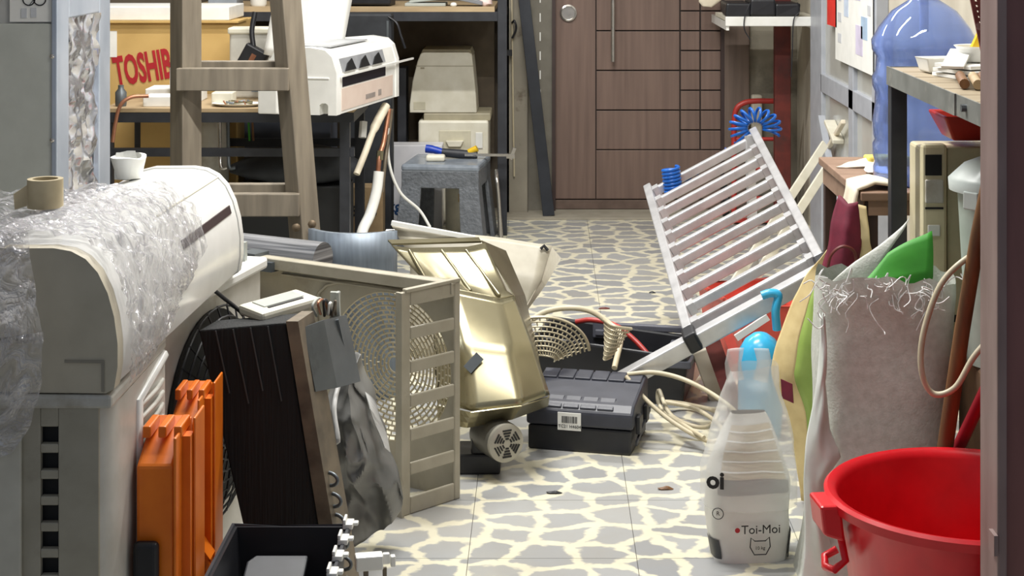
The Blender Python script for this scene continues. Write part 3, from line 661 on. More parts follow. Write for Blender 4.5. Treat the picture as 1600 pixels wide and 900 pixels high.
# ================================================================== BLACK CASE, TRAY, GRILLES, HOSES
bc = thing('tool_case', 'black ribbed plastic case with a white barcode label on its front', 'case', (.085, 4.75, 0), -.24); bc.scale = (1, .78, 1)
def prof_case(x0, x1, ins=0): return [(0+ins, .012), (-.004+ins, .115), (.03, .135), (.28-ins, .172), (.31-ins, .165), (.31-ins, 0.0), (.02, 0)]
build('base', MB().prism([(0, .0), (0, .07), (.31, .07), (.31, 0)], -.135, .165, 'x'), black, bc, bevel=.006)
build('lid', MB().prism([(-.004, .072), (-.002, .115), (.03, .135), (.28, .172), (.312, .162), (.312, .072)], -.14, .172, 'x'), M('case_lid', (58, 60, 70), (46, 48, 58), .42), bc, bevel=.008)
for k in range(5):
    x = -.112+.0505*k
    build('rib', MB().hexa([Vector(q) for q in ((x-.0235, .006, .112), (x+.0235, .006, .112), (x+.0235, .075, .134), (x-.0235, .075, .134), (x-.0235, .006, .127), (x+.0235, .006, .127), (x+.0235, .075, .1445), (x-.0235, .075, .1445))]), M('case_lid', (58, 60, 70)), bc, bevel=.003)
for k in range(6):
    x = -.112+.0505*k
    build('rib', MB().hexa([Vector(q) for q in ((x-.0235, .21, .155), (x+.0235, .21, .155), (x+.0235, .285, .166), (x-.0235, .285, .166), (x-.0235, .21, .1675), (x+.0235, .21, .1675), (x+.0235, .285, .177), (x-.0235, .285, .177))]), M('case_lid', (58, 60, 70)), bc, bevel=.003)
lab = build('barcode_label', MB().box(-.046, .022, -.0075, -.0045, .062, .112), paper, bc)
g = MB(); x = -.034
while x < .012:
    w = random.choice((.0012, .002, .003)); g.box(x, x+w, -.0084, -.0076, .083, .102); x += w+random.choice((.0012, .002))
g.join(text_mb('TC21 H4604', .0125, Matrix.Translation((-.011, -.008, .073)) @ FACE, .0004))
build('print', g, blackink, lab)
for y_ in (.05, .2): build('latch', MB().box(.172, .184, y_, y_+.05, .05, .1), black, bc, bevel=.003)
build('strap', MB().bar((.178, .02, .03), (.178, .3, .07), .006, .012), blackmetal, bc)

bt = thing('plastic_tray', 'black open plastic housing lying behind the barcode case', 'tray', (.24, 5.35, 0), -.22)
o1 = tbox(-.26, .24, -.12, .16, 0, .20, .02); i1 = tbox(-.245, .225, -.105, .145, .03, .201, .02)
for q in (o1, i1):
    for v in q:
        v.z *= (1-.22*(v.x+.26)/.5)
k = MB().add(o1+i1, [(3,2,1,0),(8,9,10,11),(0,1,5,4),(1,2,6,5),(2,3,7,6),(3,0,4,7),(9,8,12,13),(10,9,13,14),(11,10,14,15),(8,11,15,12),(4,5,13,12),(5,6,14,13),(6,7,15,14),(7,4,12,15)])
build('housing', k, black, bt, bevel=.008)
build('rim', MB().box(-.26, .24, .15, .175, .165, .185).box(.15, .25, -.12, .15, .12, .145), M('grey_rim', (96, 98, 108), None, .4), bt, bevel=.004)
build('latch', MB().box(-.11, -.06, .128, .15, .14, .2).box(-.1, -.07, .118, .13, .15, .17), M('grey_rim', (96, 98, 108)), bt, bevel=.004)
# curved fan-grille offcuts
def grille_piece(name, label, c, ang, rr, span, w, rot, seedk):
    t = thing(name, label, 'grille', c, rot)
    g = MB()
    def gp_(u, v):
        a = span*(u-.5); r = rr*(.25+.75*v)
        return Vector((r*math.sin(a), -.05*math.sin(u*PI)+.02*v, r*math.cos(a)*.9+.01))
    nv = 8
    for k in range(nv+1):
        g.tube([gp_(q/18, k/nv) for q in range(19)], .0028, 5)
    for k in range(nv):
        for q in range(15):
            u = (q+.5*(k % 2))/15
            g.tube([gp_(u, k/nv), gp_(u, (k+1)/nv)], .0022, 4)
    build('mesh', g.xf(Matrix.Rotation(ang, 4, 'Y')), mesh_m, t, smooth=60)
    build('rim', MB().tube([(Matrix.Rotation(ang, 4, 'Y') @ gp_(q/24, 1)) for q in range(25)], .005, 6), mesh_m, t, smooth=60)
grille_piece('fan_grille', 'beige wire fan grille offcut curling beside the champagne casing', (-.01, 5.03, .165), .35, .165, 2.0, .1, .3, 1)
grille_piece('fan_grille', 'small beige wire grille offcut standing on the black housing', (.185, 5.04, .158), .25, .15, .6, .1, -.3, 2)
single('hose', MB().tube(catmull([P(815, 512, 5.3), P(850, 488, 5.3), P(890, 481, 5.3), P(925, 487, 5.3), P(955, 508, 5.28), P(970, 525, 5.22), P(960, 575, 5.1)], 8), .009, 10), cablem, 'cream hose arching over the wire grille offcuts', 'hose', smooth=60)
single('hose', MB().tube(catmull([P(900, 503, 5.42), P(925, 500, 5.4), P(960, 508, 5.38), P(990, 530, 5.34), P(1018, 560, 5.28)], 8), .0085, 10), redpaint, 'red hose running down across the black housing', 'hose', smooth=60)
cbp = [P(978, 588, 4.9), P(1010, 625, 4.85), P(1055, 662, 4.8), P(1110, 690, 4.75), P(1130, 672, 4.8), P(1090, 640, 5.0), P(1040, 628, 5.1), P(1075, 632, 5.15), P(1120, 645, 5.0), P(1100, 668, 4.85), P(1050, 650, 4.9), P(1030, 610, 5.0), P(1035, 640, 4.95), P(1100, 684, 4.72)]
cbp = [Vector((p.x, p.y, max(p.z, .008))) for p in cbp]
single('power_cable', MB().tube(catmull(cbp, 8), .0065, 8), cablem, 'thick cream cable coiled on the floor beside the black case', 'cable', smooth=60)
single('power_cable', MB().tube(catmull([P(980, 585, 4.92), P(1020, 582, 4.92), P(1060, 590, 4.9), P(1100, 608, 4.85), P(1140, 635, 4.8), P(1165, 662, 4.78)], 8), .007, 8), cablem, 'cream cable arching from the ladder bar toward the cat litter bag', 'cable', smooth=60)

# ================================================================== ALUMINIUM LADDER
bl = Vector((.44, 5.0, .275)); br = Vector((.835, 5.0, .49)); tl = Vector((.407, 6.42, .483)); trr = Vector((.815, 6.42, .70))
ld = thing('telescopic_ladder', 'silver aluminium ladder with many close rungs leaning across the floor', 'ladder', (.62, 5.3, 0))
nrm = (br-bl).cross(tl-bl).normalized()
build('stile', MB().bar(bl, tl, .03, .055, nrm), alu, ld, root=ld, bevel=.004)
build('stile', MB().bar(br, trr, .03, .055, nrm), alu, ld, root=ld, bevel=.004)
for k in range(11):
    f = .035+.093*k; p = bl.lerp(tl, f); q = br.lerp(trr, f)
    build('rung', MB().bar(p, q, .026, .032, nrm), alu, ld, root=ld, bevel=.005)
    for e in (.06, .94):
        c = p.lerp(q, e); d_ = (q-p).normalized()
        build('collar', MB().bar(c-d_*.012, c+d_*.012, .04, .037, nrm), alu, ld, root=ld)
sd = (br-bl).normalized()
build('stabiliser_bar', MB().bar(bl-sd*.245+Vector((0, -.03, -.02)), br+sd*.1+Vector((0, -.03, -.02)), .045, .05, nrm), alu, ld, root=ld, bevel=.005)
for c in (bl, br):
    build('rubber_foot', MB().bar(c+(bl-tl).normalized()*.0, c+(bl-tl).normalized()*.075, .042, .062, nrm), black, ld, root=ld, bevel=.008)
ps = bl-sd*.12; 
build('prop_leg', MB().bar(br+Vector((-.02, .12, 0)), Vector((.80, 5.16, 0)), .03, .03), alu, ld, root=ld)
build('prop_leg', MB().bar(trr+Vector((-.03, -.06, 0)), Vector((.80, 6.28, 0)), .03, .03), alu, ld, root=ld)
# blue spiral hose: two hanging coils joined by a run along the top rung
def coil(c, axis, r, turns, pitch, ph=0):
    axis = Vector(axis).normalized(); x = axis.orthogonal().normalized(); y = axis.cross(x); out = []
    n = int(turns*14)
    for i in range(n+1):
        t = 2*PI*i/14+ph; out.append(Vector(c)+axis*pitch*(i/14)+(x*math.cos(t)+y*math.sin(t))*r)
    return out
bh = thing('spiral_hose', 'bright blue spiral air hose hung over the silver ladder top', 'hose', (.62, 6.45, 0))
cA = P(1053, 306, 6.33); build('coil', MB().tube(coil(cA, (-.12, 0, 1), .031, 8, .0135), .0065, 7), blue, bh, root=bh, smooth=60)
cB = P(1180, 200, 6.5)
ring = []
for i in range(15*14+1):
    t = i/14*2*PI; a = 2*PI*i/(15*14)*.86-.4
    rad = .058+.030*math.cos(t); ring.append(cB+Vector((rad*math.cos(a)*1.15, .025*math.sin(t), rad*math.sin(a)*.9)))
build('coil', MB().tube(ring, .0055, 6), blue, bh, root=bh, smooth=60)
run = []
pA = P(1062, 292, 6.38); pB = P(1150, 235, 6.4)
for i in range(50):
    f = i/49; run.append(pA.lerp(pB, f)+Vector((0, .0, .02+.012*math.sin(f*40)))+Vector((.012*math.cos(f*40), 0, 0)))
build('run', MB().tube(run, .005, 6), M('navy_hose', (30, 62, 130), None, .35), bh, root=bh, smooth=60)
# red hand truck behind/under the ladder
ht = thing('hand_truck', 'red tube-framed hand truck behind the silver ladder', 'hand truck', (1.08, 8.45, 0))
hp = [Vector((.965, 8.45, .02)), P(1147, 250, 8.45), P(1147, 195, 8.45), P(1150, 172, 8.45), P(1160, 162, 8.45), P(1178, 158, 8.45), P(1214, 158, 8.45)]
build('frame_tube', MB().tube(catmull([hp[0], hp[0].lerp(hp[1], .5), hp[1]]+hp[2:], 6), .014, 10), redpaint, ht, root=ht, smooth=60)
build('frame_tube', MB().tube([Vector((1.19, 8.45, .02)), P(1214, 158, 8.45)], .014, 10), redpaint, ht, root=ht, smooth=60)
for k in range(3):
    build('crossbar', MB().tube([Vector((.965, 8.45, .12+.15*k)), Vector((1.19, 8.45, .12+.15*k))], .01, 8), redpaint, ht, root=ht, smooth=60)
build('toe_plate', MB().box(.95, 1.20, 8.36, 8.45, .012, .02), redpaint, ht, root=ht)
for x in (.93, 1.22):
    build('wheel', MB().lathe([(.07, -.016), (.08, -.01), (.08, .01), (.07, .016)], 24, Matrix.Translation((x, 8.55, .092)) @ Matrix.Rotation(PI/2, 4, 'Y')), black, ht, root=ht, smooth=40)
# salmon and red plastic pieces beneath the ladder
sb = thing('plastic_basket', 'salmon red plastic basket lying under the silver ladder', 'basket', (.72, 5.62, 0), .25)
o1 = tbox(-.14, .14, -.2, .2, .0, .26, .03); i1 = tbox(-.132, .132, -.192, .192, .008, .261, .03)
k = MB().add(o1+i1, [(3,2,1,0),(8,9,10,11),(0,1,5,4),(1,2,6,5),(2,3,7,6),(3,0,4,7),(9,8,12,13),(10,9,13,14),(11,10,14,15),(8,11,15,12),(4,5,13,12),(5,6,14,13),(6,7,15,14),(7,4,12,15)])
build('basket_body', k, salmon, sb)
build('basket_rim', MB().tube([(-.142, -.2, .26), (.142, -.2, .26), (.142, .2, .26), (-.142, .2, .26)], .01, 8, True), salmon, sb, smooth=60)
rb = thing('folding_stool', 'dark red metal folding stool leg under the ladder foot', 'stool', (.62, 5.08, 0))
build('leg', MB().bar(P(1106, 515, 5.12), Vector((.595, 5.02, .0)), .05, .012, (0, -1, 0)), rust, rb, root=rb)
build('leg', MB().bar(P(1128, 500, 5.16), Vector((.66, 5.06, .0)), .03, .012, (0, -1, 0)), salmon, rb, root=rb)
build('seat_board', MB().bar(P(1115, 520, 5.2), P(1215, 462, 5.2), .09, .03, (0, 0, 1)), salmon, rb, root=rb)
build('slat', MB().bar(P(1150, 528, 5.1), P(1200, 495, 5.1), .012, .02), white, rb, root=rb)
single('wood_block', MB().bar(Vector((.555, 5.28, 0)), P(1095, 545, 5.28), .06, .05, (0, -1, 0)), concrete2, 'short pale timber block upright below the ladder foot', 'wood', bevel=.004)
sbp = thing('watering_bottle', 'sky blue rounded plastic bottle wedged between ladder and rice bag', 'bottle', tuple(P(1190, 556, 4.9))[:2]+(0,))
build('body', MB().lathe([(.06, -.285), (.066, -.2), (.066, -.08), (.062, -.03), (.045, .0), (.02, .018), (.004, .022)], 24, Matrix.Translation(P(1188, 530, 4.9))), sky_blue, sbp, root=sbp, smooth=60)
build('strap', MB().tube(catmull([P(1190, 462, 4.86), P(1204, 458, 4.86), P(1216, 462, 4.86), P(1212, 485, 4.86), P(1214, 515, 4.87)], 6), .013, 8), sky_blue, sbp, root=sbp, smooth=60)

# ================================================================== RIGHT FOREGROUND: BAGS, BASIN
lb = thing('litter_bag', 'white cat litter bag tied inside a thin clear carrier bag', 'bag', (.487, 3.98, 0), .10)
def bagshape(w, d, h, n=28, m=18, seed=0, pinch=.3, amp=.006):
    def fn(u, v):
        t = 2*PI*u; c, s_ = math.cos(t), math.sin(t); e = 4.2
        rr = (abs(c)**e+abs(s_)**e)**(-1/e); k = 1 if v < .55 else 1-(1-pinch)*((v-.55)/.45)**1.3
        kd = 1 if v < .6 else 1-.8*((v-.6)/.4)
        bulge = 1+.05*math.sin(v*PI)-.05*(1-min(1, v*6))
        p = Vector((w/2*c*rr*k*bulge, d/2*s_*rr*kd*bulge, h*v))
        return p+noise.noise_vector(p*14+Vector((seed, 0, 0)))*amp*(1 if v > .02 else 0)
    return MB().grid(fn, n, m)
LBW, LBD = .185, .13
build('bag_body', bagshape(LBW, LBD, .34, 40, 22, 1, .45), M('litter_white', (226, 225, 220), (214, 212, 206), .45), lb, smooth=180)
build('base_band', MB().add(*(lambda mb: (mb.v, mb.f))(bagshape(LBW+.004, LBD+.004, .34, 40, 22, 1, .55))).xf(Matrix.Identity(4)) if False else MB().grid(lambda u, v: (lambda p: p)(Vector((0, 0, 0))), 1, 1), paper, lb) if False else None
def bandfn(z0, z1, u0, u1, grow=.003):
    def fn(u, v):
        t = 2*PI*(u0+(u1-u0)*u); c, s_ = math.cos(t), math.sin(t); e = 4.2; rr = (abs(c)**e+abs(s_)**e)**(-1/e); h = .34; vv = (z0+(z1-z0)*v)/h
        bulge = 1+.05*math.sin(vv*PI)-.05*(1-min(1, vv*6))
        kx = 1 if vv < .55 else 1-(1-.45)*((vv-.55)/.45)**1.3; kd = 1 if vv < .6 else 1-.8*((vv-.6)/.4); p = Vector((LBW/2*c*rr*kx*bulge, LBD/2*s_*rr*kd*bulge, h*vv)); p = p+noise.noise_vector(p*14+Vector((1, 0, 0)))*.006
        q = Vector((p.x, p.y, 0)).normalized()*grow; return p+q
    return MB().grid(fn, 24, 6)
build('grey_band', bandfn(.165, .197, .62, .88), M('bag_grey', (150, 150, 148)), lb, smooth=180)
build('kraft_top', bandfn(.2, .318, .63, .87), M('bag_kraft', (206, 194, 170), (190, 178, 152), .6), lb, smooth=180)
build('dark_corner', bandfn(.006, .055, .5, .63), M('bag_dark', (58, 60, 62)), lb, smooth=180)
build('dark_corner', bandfn(.006, .07, .885, 1.0), M('bag_dark', (58, 60, 62)), lb, smooth=180)
TF = lambda x, z_, y=-.076: Matrix.Translation((x, y, z_)) @ FACE
build('brand_text', text_mb('Toi-Moi', .029, TF(.014, .085, -.0795), .0006, 0), blackink, lb)
build('red_dot', MB().lathe([(.006, 0), (.006, .001)], 14, TF(-.042, .085, -.0785)), redink, lb)
g = MB().tube([TF(.012+.0, .045, -.0795) @ Vector(q) for q in ((-.022, .022, 0), (-.013, .014, 0), (.013, .014, 0), (.022, .022, 0), (.024, .0, 0), (.014, -.018, 0), (-.014, -.018, 0), (-.024, 0, 0))], .0014, 5, True)
g.join(text_mb('10 kg', .011, TF(.012, .042, -.0795), .0005))
build('cat_outline', g, blackink, lb)
LS = Matrix.Translation((-.0965, -.005, 0)) @ Matrix.Rotation(-PI/2, 4, 'Z')
SD = Matrix.Translation((-.085, -.068, 0)) @ Matrix.Rotation(-.35, 4, 'Z')
build('side_text', text_mb('oi', .055, SD @ Matrix.Translation((-.004, -.02, .205)) @ FACE, .0006, .002), blackink, lb)
g = MB().tube([SD @ Vector((.013*math.cos(t), -.008, .125+.013*math.sin(t))) for t in [2*PI*q/16 for q in range(16)]], .001, 4, True); g.join(text_mb('R', .014, SD @ Matrix.Translation((0, -.008, .125)) @ FACE, .0004))
build('round_mark', g, blackink, lb)
for k in range(5):
    build('fold_line', bandfn(.214+.022*k, .2175+.022*k, .635, .865, .0055), white, lb, smooth=180)
def carrier(u, v):
    t = 2*PI*u; c, s_ = math.cos(t), math.sin(t); e = 3; rr = (abs(c)**e+abs(s_)**e)**(-1/e)
    k = 1.1 if v < .25 else 1.1-.55*((v-.25)/.75)
    p = Vector((.103*c*rr*k, .082*s_*rr*(k if v < .5 else k*.9), .13+.32*v))
    return p+noise.noise_vector(p*16)*.012*(.4+v)+Vector((.012*v, 0, 0))
build('carrier_bag', MB().grid(carrier, 44, 26), MATS['thin_bag'], lb, smooth=180)
for sx in (-1, 1):
    build('bag_handle', sheet([[(sx*.012, -.02, .42), (sx*.05, .0, .41)], [(sx*.02, -.018, .46), (sx*.056, 0, .46)], [(sx*.014, -.01, .495), (sx*.05, 0, .49)]], 4, 4, .006, 20), MATS['thin_bag'], lb, smooth=180, solid=.0015)

ws = thing('woven_sack', 'tall white woven sack with frayed top and green paper sticking out', 'sack', (.765, 3.87, 0), 0)
def sack(u, v):
    t = 2*PI*u; c, s_ = math.cos(t), math.sin(t); e = 3.4; rr = (abs(c)**e+abs(s_)**e)**(-1/e)
    w = .172-.026*v-.01*math.sin(v*5); h = .70
    cx = -.008+.032*v+.012*math.sin(v*3.2)
    p = Vector((cx+w*c*rr, .118*s_*rr*(1-.3*v), h*v))
    if v > .02:
        p += noise.noise_vector(p*3.2+Vector((3, 1, 2)))*.022+noise.noise_vector(p*9)*.007
        p.z += .02*max(0, v-.9)*10*nz(p.x*30, p.y*20, 3)
    return p
build('sack_body', MB().grid(sack, 60, 44), sackmat, ws, smooth=180)
def skirt(u, v):        # the loose outer fold running down the left edge
    kn = [(0, .012), (.25, .02), (.42, .05), (.52, .085), (.60, .05), (.75, .05), (.9, .085), (1, .12)]
    for (a0, w0), (a1, w1) in zip(kn, kn[1:]):
        if v <= a1: wd = w0+(w1-w0)*(v-a0)/(a1-a0); break
    x = -.142-.052*v+.008*math.sin(v*9)+wd*u; zz = .62*(1-v)+.004
    return Vector((x, -.105-.022*math.sin(u*PI)-.02*v*(1-u)+.012*nz(u*3, v*8, 2), zz+.01*nz(u*4, v*5, 4)*(1-v)))
build('loose_fold', MB().grid(skirt, 22, 40), M('loose_sack_white', (232, 234, 230), (214, 220, 212), .5), ws, smooth=180, solid=.0015)
fr = MB()
for k in range(46):
    u = random.random(); x = -.14+.29*u; y = -.09+random.uniform(-.02, .02); z_ = .67+random.uniform(-.02, .035)
    q = [Vector((x, y, z_))]
    for i in range(4): q.append(q[-1]+Vector((random.uniform(-.028, .02), random.uniform(-.02, .01), random.uniform(-.03, .022))))
    fr.tube(catmull(q, 3), .0014, 4)
build('frayed_threads', fr, M('thread_white', (240, 240, 238)), ws)
gp2 = sheet([[(-.02, -.06, .63), (.12, -.06, .64)], [(-.05, -.075, .675), (.125, -.075, .70)], [(.03, -.03, .745), (.13, -.03, .80)]], 8, 6, .008, 10)
build('green_paper', gp2, green, ws, solid=.002, smooth=60)
build('white_flap', sheet([[(-.11, -.03, .62), (-.02, -.03, .63)], [(-.10, -.02, .685), (.02, -.02, .72)], [(.02, .0, .755), (.085, .0, .825)]], 8, 6, .01, 12), sackmat, ws, solid=.0015, smooth=60)

rg = thing('rice_bag', 'cream and green printed rice bag slumped behind the woven sack', 'bag', (.73, 4.3, 0))
outl = [(1252, 782, 1340), (1240, 690, 1345), (1224, 640, 1345), (1206, 580, 1340), (1216, 530, 1335), (1240, 465, 1330), (1262, 430, 1325), (1292, 388, 1318)]
def ricefn(u0, u1, bul=.05):
    def fn(u, v):
        t = v*(len(outl)-1); i = min(int(t), len(outl)-2); f = t-i
        xl = outl[i][0]+(outl[i+1][0]-outl[i][0])*f; yy = outl[i][1]+(outl[i+1][1]-outl[i][1])*f; xr = outl[i][2]+(outl[i+1][2]-outl[i][2])*f
        uu = u0+(u1-u0)*u; p = P(xl+(xr-xl)*uu, yy+uu*10, 4.33); p.y -= bul*math.sin(min(1, uu*1.1)*PI)*math.sin(max(.05, min(1, v*1.1))*PI)
        p.z = max(p.z, 0); return p+noise.noise_vector(p*11)*.008*(1 if p.z > .01 else 0)
    return MB().grid(fn, 10, 34)
build('cream_side', ricefn(0, .25), ricey, rg, root=rg, smooth=180, solid=.003)
build('green_side', ricefn(.25, 1.0), riceg, rg, root=rg, smooth=180, solid=.003)
build('maroon_patch', MB().grid(lambda u, v: P(1222+18*u-2*v, 622-30*v+8*u, 4.285-.02*u), 3, 3), maroon, rg, root=rg, solid=.002)
build('back_side', ricefn(0, 1, -.06), ricey, rg, root=rg, smooth=180, solid=.003)

bs_ = thing('wash_basin', 'large red plastic wash basin with side handle in the foreground', 'basin', (.843, 3.31, 0))
bp = [(.20, 0), (.205, .0), (.256, .345), (.263, .352), (.281, .355), (.283, .372), (.276, .378), (.262, .374), (.254, .36), (.232, .2), (.198, .012), (.001, .012)]
build('bowl', MB().lathe(bp, 64, cap=False), red, bs_, smooth=50)
build('bottom', MB().lathe([(.20, 0), (.20, .006)], 48), red, bs_)
ha = math.radians(186)
hm = Matrix.Rotation(ha, 4, 'Z')
build('handle', MB().prism([(.262, .30), (.305, .315), (.312, .372), (.27, .372)], -.045, .045, 'y', hm), red, bs_, bevel=.006)
build('handle_loop', MB().tube([hm @ Vector(q) for q in ((.258, -.03, .26), (.282, -.035, .245), (.29, 0, .238), (.282, .035, .245), (.258, .03, .26), (.262, .0, .31))], .008, 8), red, bs_, smooth=60)

# ================================================================== RIGHT: RACK, TABLE, BOTTLE ...
rk = thing('metal_rack', 'grey steel rack with slatted wooden top behind the gate post', 'rack', (1.05, 3.65, 0))
RX0, RX1, RY0, RY1, RZ = .862, 1.30, 3.06, 4.17, 1.149
ag = M('grey_angle', (120, 122, 118), (98, 100, 96), .5, dirt=(160, 158, 150), dscale=8)
build('top_rail', MB().box(RX0, RX0+.004, RY0, 3.5, RZ-.045, RZ).box(RX0-.004, RX0, 3.48, RY1, RZ-.045, RZ+.001), ag, rk, root=rk)
build('top_rail', MB().box(RX1-.004, RX1, RY0, RY1, RZ-.045, RZ).box(RX0, RX1, RY1-.004, RY1, RZ-.04, RZ).box(RX0, RX1, RY0, RY0+.004, RZ-.04, RZ), ag, rk, root=rk)
for k in range(8):
    y = RY0+.01+k*.137
    build('plank', MB().box(RX0+.005, RX1-.005, y, y+.128, RZ-.014, RZ-.001), plank, rk, root=rk, bevel=.002)
for x, y in ((RX0, RY1-.038), (RX1-.038, RY1-.038), (1.19, RY0), (RX1-.038, RY0)):
        build('leg', MB().box(x, x+.04, y, y+.04, 0, RZ-.002), blackmetal, rk, root=rk, bevel=.002)
build('lower_shelf', MB().box(.905, RX1, 4.0, RY1-.0, .455, .485), plank, rk, root=rk)
build('bolt', MB().lathe([(.008, 0), (.008, .01)], 8, Matrix.Translation((RX0-.01, 3.4, RZ-.02)) @ Matrix.Rotation(PI/2, 4, 'Y')), steelgrey, rk, root=rk)
# items on the rack
wt = thing('plastic_tray', 'small white plastic tray at the far corner of the rack', 'tray', (.945, 4.0, RZ), .15)
build('tray', MB().lathe([(.03, 0), (.04, .003), (.05, .03), (.053, .032), (.047, .03), (.036, .008), (.002, .006)], 4, Matrix.Rotation(PI/4, 4, 'Z') @ Matrix.Scale(1.15, 4), cap=False), white, wt, bevel=.004)
build('content', MB().lathe([(.03, .01), (.028, .026), (.01, .032), (.001, .033)], 12), paper, wt, smooth=60)
pb = thing('paper_stack', 'stack of white papers and boards on the rack beside bamboo tubes', 'papers', (1.0, 3.86, RZ), .3)
for k in range(3): build('sheet', MB().box(-.06, .06, -.09+.02*k, .09-.01*k, .012*k, .012*k+.008, Matrix.Rotation(.1*k, 4, 'Z')), paper, pb)
build('leaning_board', MB().bar((-.09, -.05, .03), (.0, .06, .06), .05, .006), white, pb)
for i, (x, y, c) in enumerate(((.905, 3.58, stickwood), (.929, 3.56, ply), (.952, 3.57, stickwood))):
    t = single('bamboo_tube', MB().tube([(x, y, RZ+.012), (x+.04, y+.2, RZ+.012)], .011, 12), c, ['dark brown tube lying on the rack, leftmost of three', 'pale tube lying on the rack, middle of three', 'brown tube lying on the rack, rightmost of three'][i], 'tube', group='tubes on the rack', smooth=60)
bo = thing('food_box', 'clear-white plastic bowl with a yellow wedge on the rack', 'bowl', (1.015, 3.9, RZ+.036), 0)
build('bowl', MB().lathe([(.035, 0), (.05, .035), (.054, .036), (.048, .03), (.03, .006), (.002, .005)], 24, cap=False), white, bo, smooth=40)
build('wedge', MB().hexa([Vector(q) for q in ((-.02, -.01, .02), (.01, -.01, .02), (.01, .01, .02), (-.02, .01, .02), (.01, -.008, .085), (.03, -.008, .085), (.03, .008, .085), (.01, .008, .085))]), yellow, bo)
single('black_box', MB().box(.975, 1.03, 3.64, 3.70, RZ, RZ+.035), black, 'small black box on the rack near the gate post', 'box', bevel=.003)
single('metal_clamp', MB().tube(catmull([(.86, 3.2, RZ+.005), (.88, 3.16, RZ+.03), (.92, 3.15, RZ+.02), (.95, 3.2, RZ+.02)], 6), .008, 8), steelgrey, 'grey metal clamp on the rack edge beside the gate post', 'clamp', smooth=60)

# lattice gate leaf
lg = thing('lattice_panel', 'brick red lattice panel hanging beside the gate post', 'panel', (.84, 3.07, 1.2), 0)
p00, p10, p01, p11 = P(1513, -30, 3.04), P(1560, -30, 3.04), P(1548, 140, 3.04), P(1562, 140, 3.04)
def lp(u, v): return p00.lerp(p10, u).lerp(p01.lerp(p11, u), v)
for k in range(5): build('slat', MB().bar(lp(k/4, 0), lp(k/4, 1), .0075, .006, (0, 1, 0)), pinkgrid, lg, root=lg)
for k in range(20): build('cross_slat', MB().bar(lp(0, k/20), lp(1, k/20+.05), .0065, .004, (0, 1, 0)), pinkgrid, lg, root=lg)

# PC tower, dish, bin
pc = thing('computer_tower', 'yellowed computer tower standing on the rack shelf', 'computer', (1.07, 4.165, .485), 0)
xa = P(1443, 0, 4.03).x-1.07+.01
build('case', MB().box(xa, xa+.30, -.10, .07, 0, .47), M('yellowed', (218, 208, 174), (206, 196, 160), .45), pc, bevel=.008)
build('front_panel', MB().box(xa-.012, xa+.048, -.135, -.10, 0, .487), M('yellowed', (218, 208, 174)), pc, bevel=.008)
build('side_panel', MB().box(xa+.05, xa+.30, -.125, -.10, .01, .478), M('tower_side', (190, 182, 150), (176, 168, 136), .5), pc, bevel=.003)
build('drive_bay', MB().box(xa-.006, xa+.034, -.1375, -.13, .412, .462), M('slot_dark', (14, 16, 18)), pc)
build('drive_cover', MB().box(xa-.006, xa+.038, -.141, -.13, .345, .402), oldwhite, pc, bevel=.003)
build('bay_line', MB().box(xa-.006, xa+.038, -.1365, -.13, .330, .335), blackink, pc)
build('power_button', MB().lathe([(.009, 0), (.009, .004)], 16, Matrix.Translation((xa+.018, -.135, .175)) @ FACE), white, pc)
build('small_bezel', MB().box(xa, xa+.03, -.1385, -.13, .265, .292), white, pc, bevel=.002)
build('port', MB().box(xa+.06, xa+.075, -.1275, -.12, .055, .072), blackink, pc)
rd = thing('plastic_dish', 'red plastic dish lying on the computer tower', 'dish', (1.115, 4.145, .973), 0)
o1 = tbox(-.14, .15, -.09, .09, 0, .062, .03); i1 = tbox(-.128, .138, -.078, .078, .008, .063, .03)
k = MB().add(o1+i1, [(3,2,1,0),(8,9,10,11),(0,1,5,4),(1,2,6,5),(2,3,7,6),(3,0,4,7),(9,8,12,13),(10,9,13,14),(11,10,14,15),(8,11,15,12),(4,5,13,12),(5,6,14,13),(6,7,15,14),(7,4,12,15)])
build('dish', k, M('dish_red', (186, 52, 42), (166, 42, 34), .35), rd, bevel=.006)
tb = thing('waste_bin', 'pale green plastic bin with domed lid behind the gate post', 'bin', (1.035, 3.74, .52))
build('body', MB().lathe([(.078, 0), (.082, .0), (.104, .40), (.1, .40), (.078, .01), (.002, .01)], 40, cap=False), binbody, tb, smooth=40)
build('lid', MB().lathe([(.112, .385), (.122, .388), (.124, .412), (.116, .42), (.09, .445), (.05, .462), (.001, .466)], 40, cap=False), binlid, tb, smooth=50)
build('lid_tab', MB().box(-.02, .02, -.012, .0, .355, .395, Matrix.Rotation(-.9, 4, 'Z') @ Matrix.Translation((0, -.112, 0))), binlid, tb, bevel=.003)

# stick, cable loop, red bar
single('wooden_stick', MB().tube([P(1452, 945, 3.675), P(1474, 720, 3.625), P(1503, 520, 3.56), P(1528, 370, 3.5), P(1546, 270, 3.47)], [.018, .018, .017, .016, .013], 9), stickwood, 'brown wooden stick leaning against the gate post behind the basin', 'stick', smooth=60)
single('white_cable', MB().tube(catmull([P(1545, 395, 3.56), P(1512, 403, 3.53), P(1470, 445, 3.52), P(1443, 520, 3.51), P(1440, 580, 3.5), P(1458, 615, 3.5), P(1492, 606, 3.49), P(1520, 560, 3.49), P(1545, 530, 3.49)], 8), .0065, 8), cablem, 'white cable looping around the wooden stick', 'cable', smooth=60)
single('red_bar', MB().tube([P(1478, 740, 3.66), P(1545, 600, 3.6)], .014, 10), M('dark_red_paint', (160, 24, 40), (140, 18, 34), .35), 'dark red bar sticking up behind the red basin', 'bar', smooth=60)
single('stone_block', MB().box(.965, 1.22, 3.6, 3.9, 0, .28), concrete, 'rough concrete block under the rack behind the sack', 'block', bevel=.012)
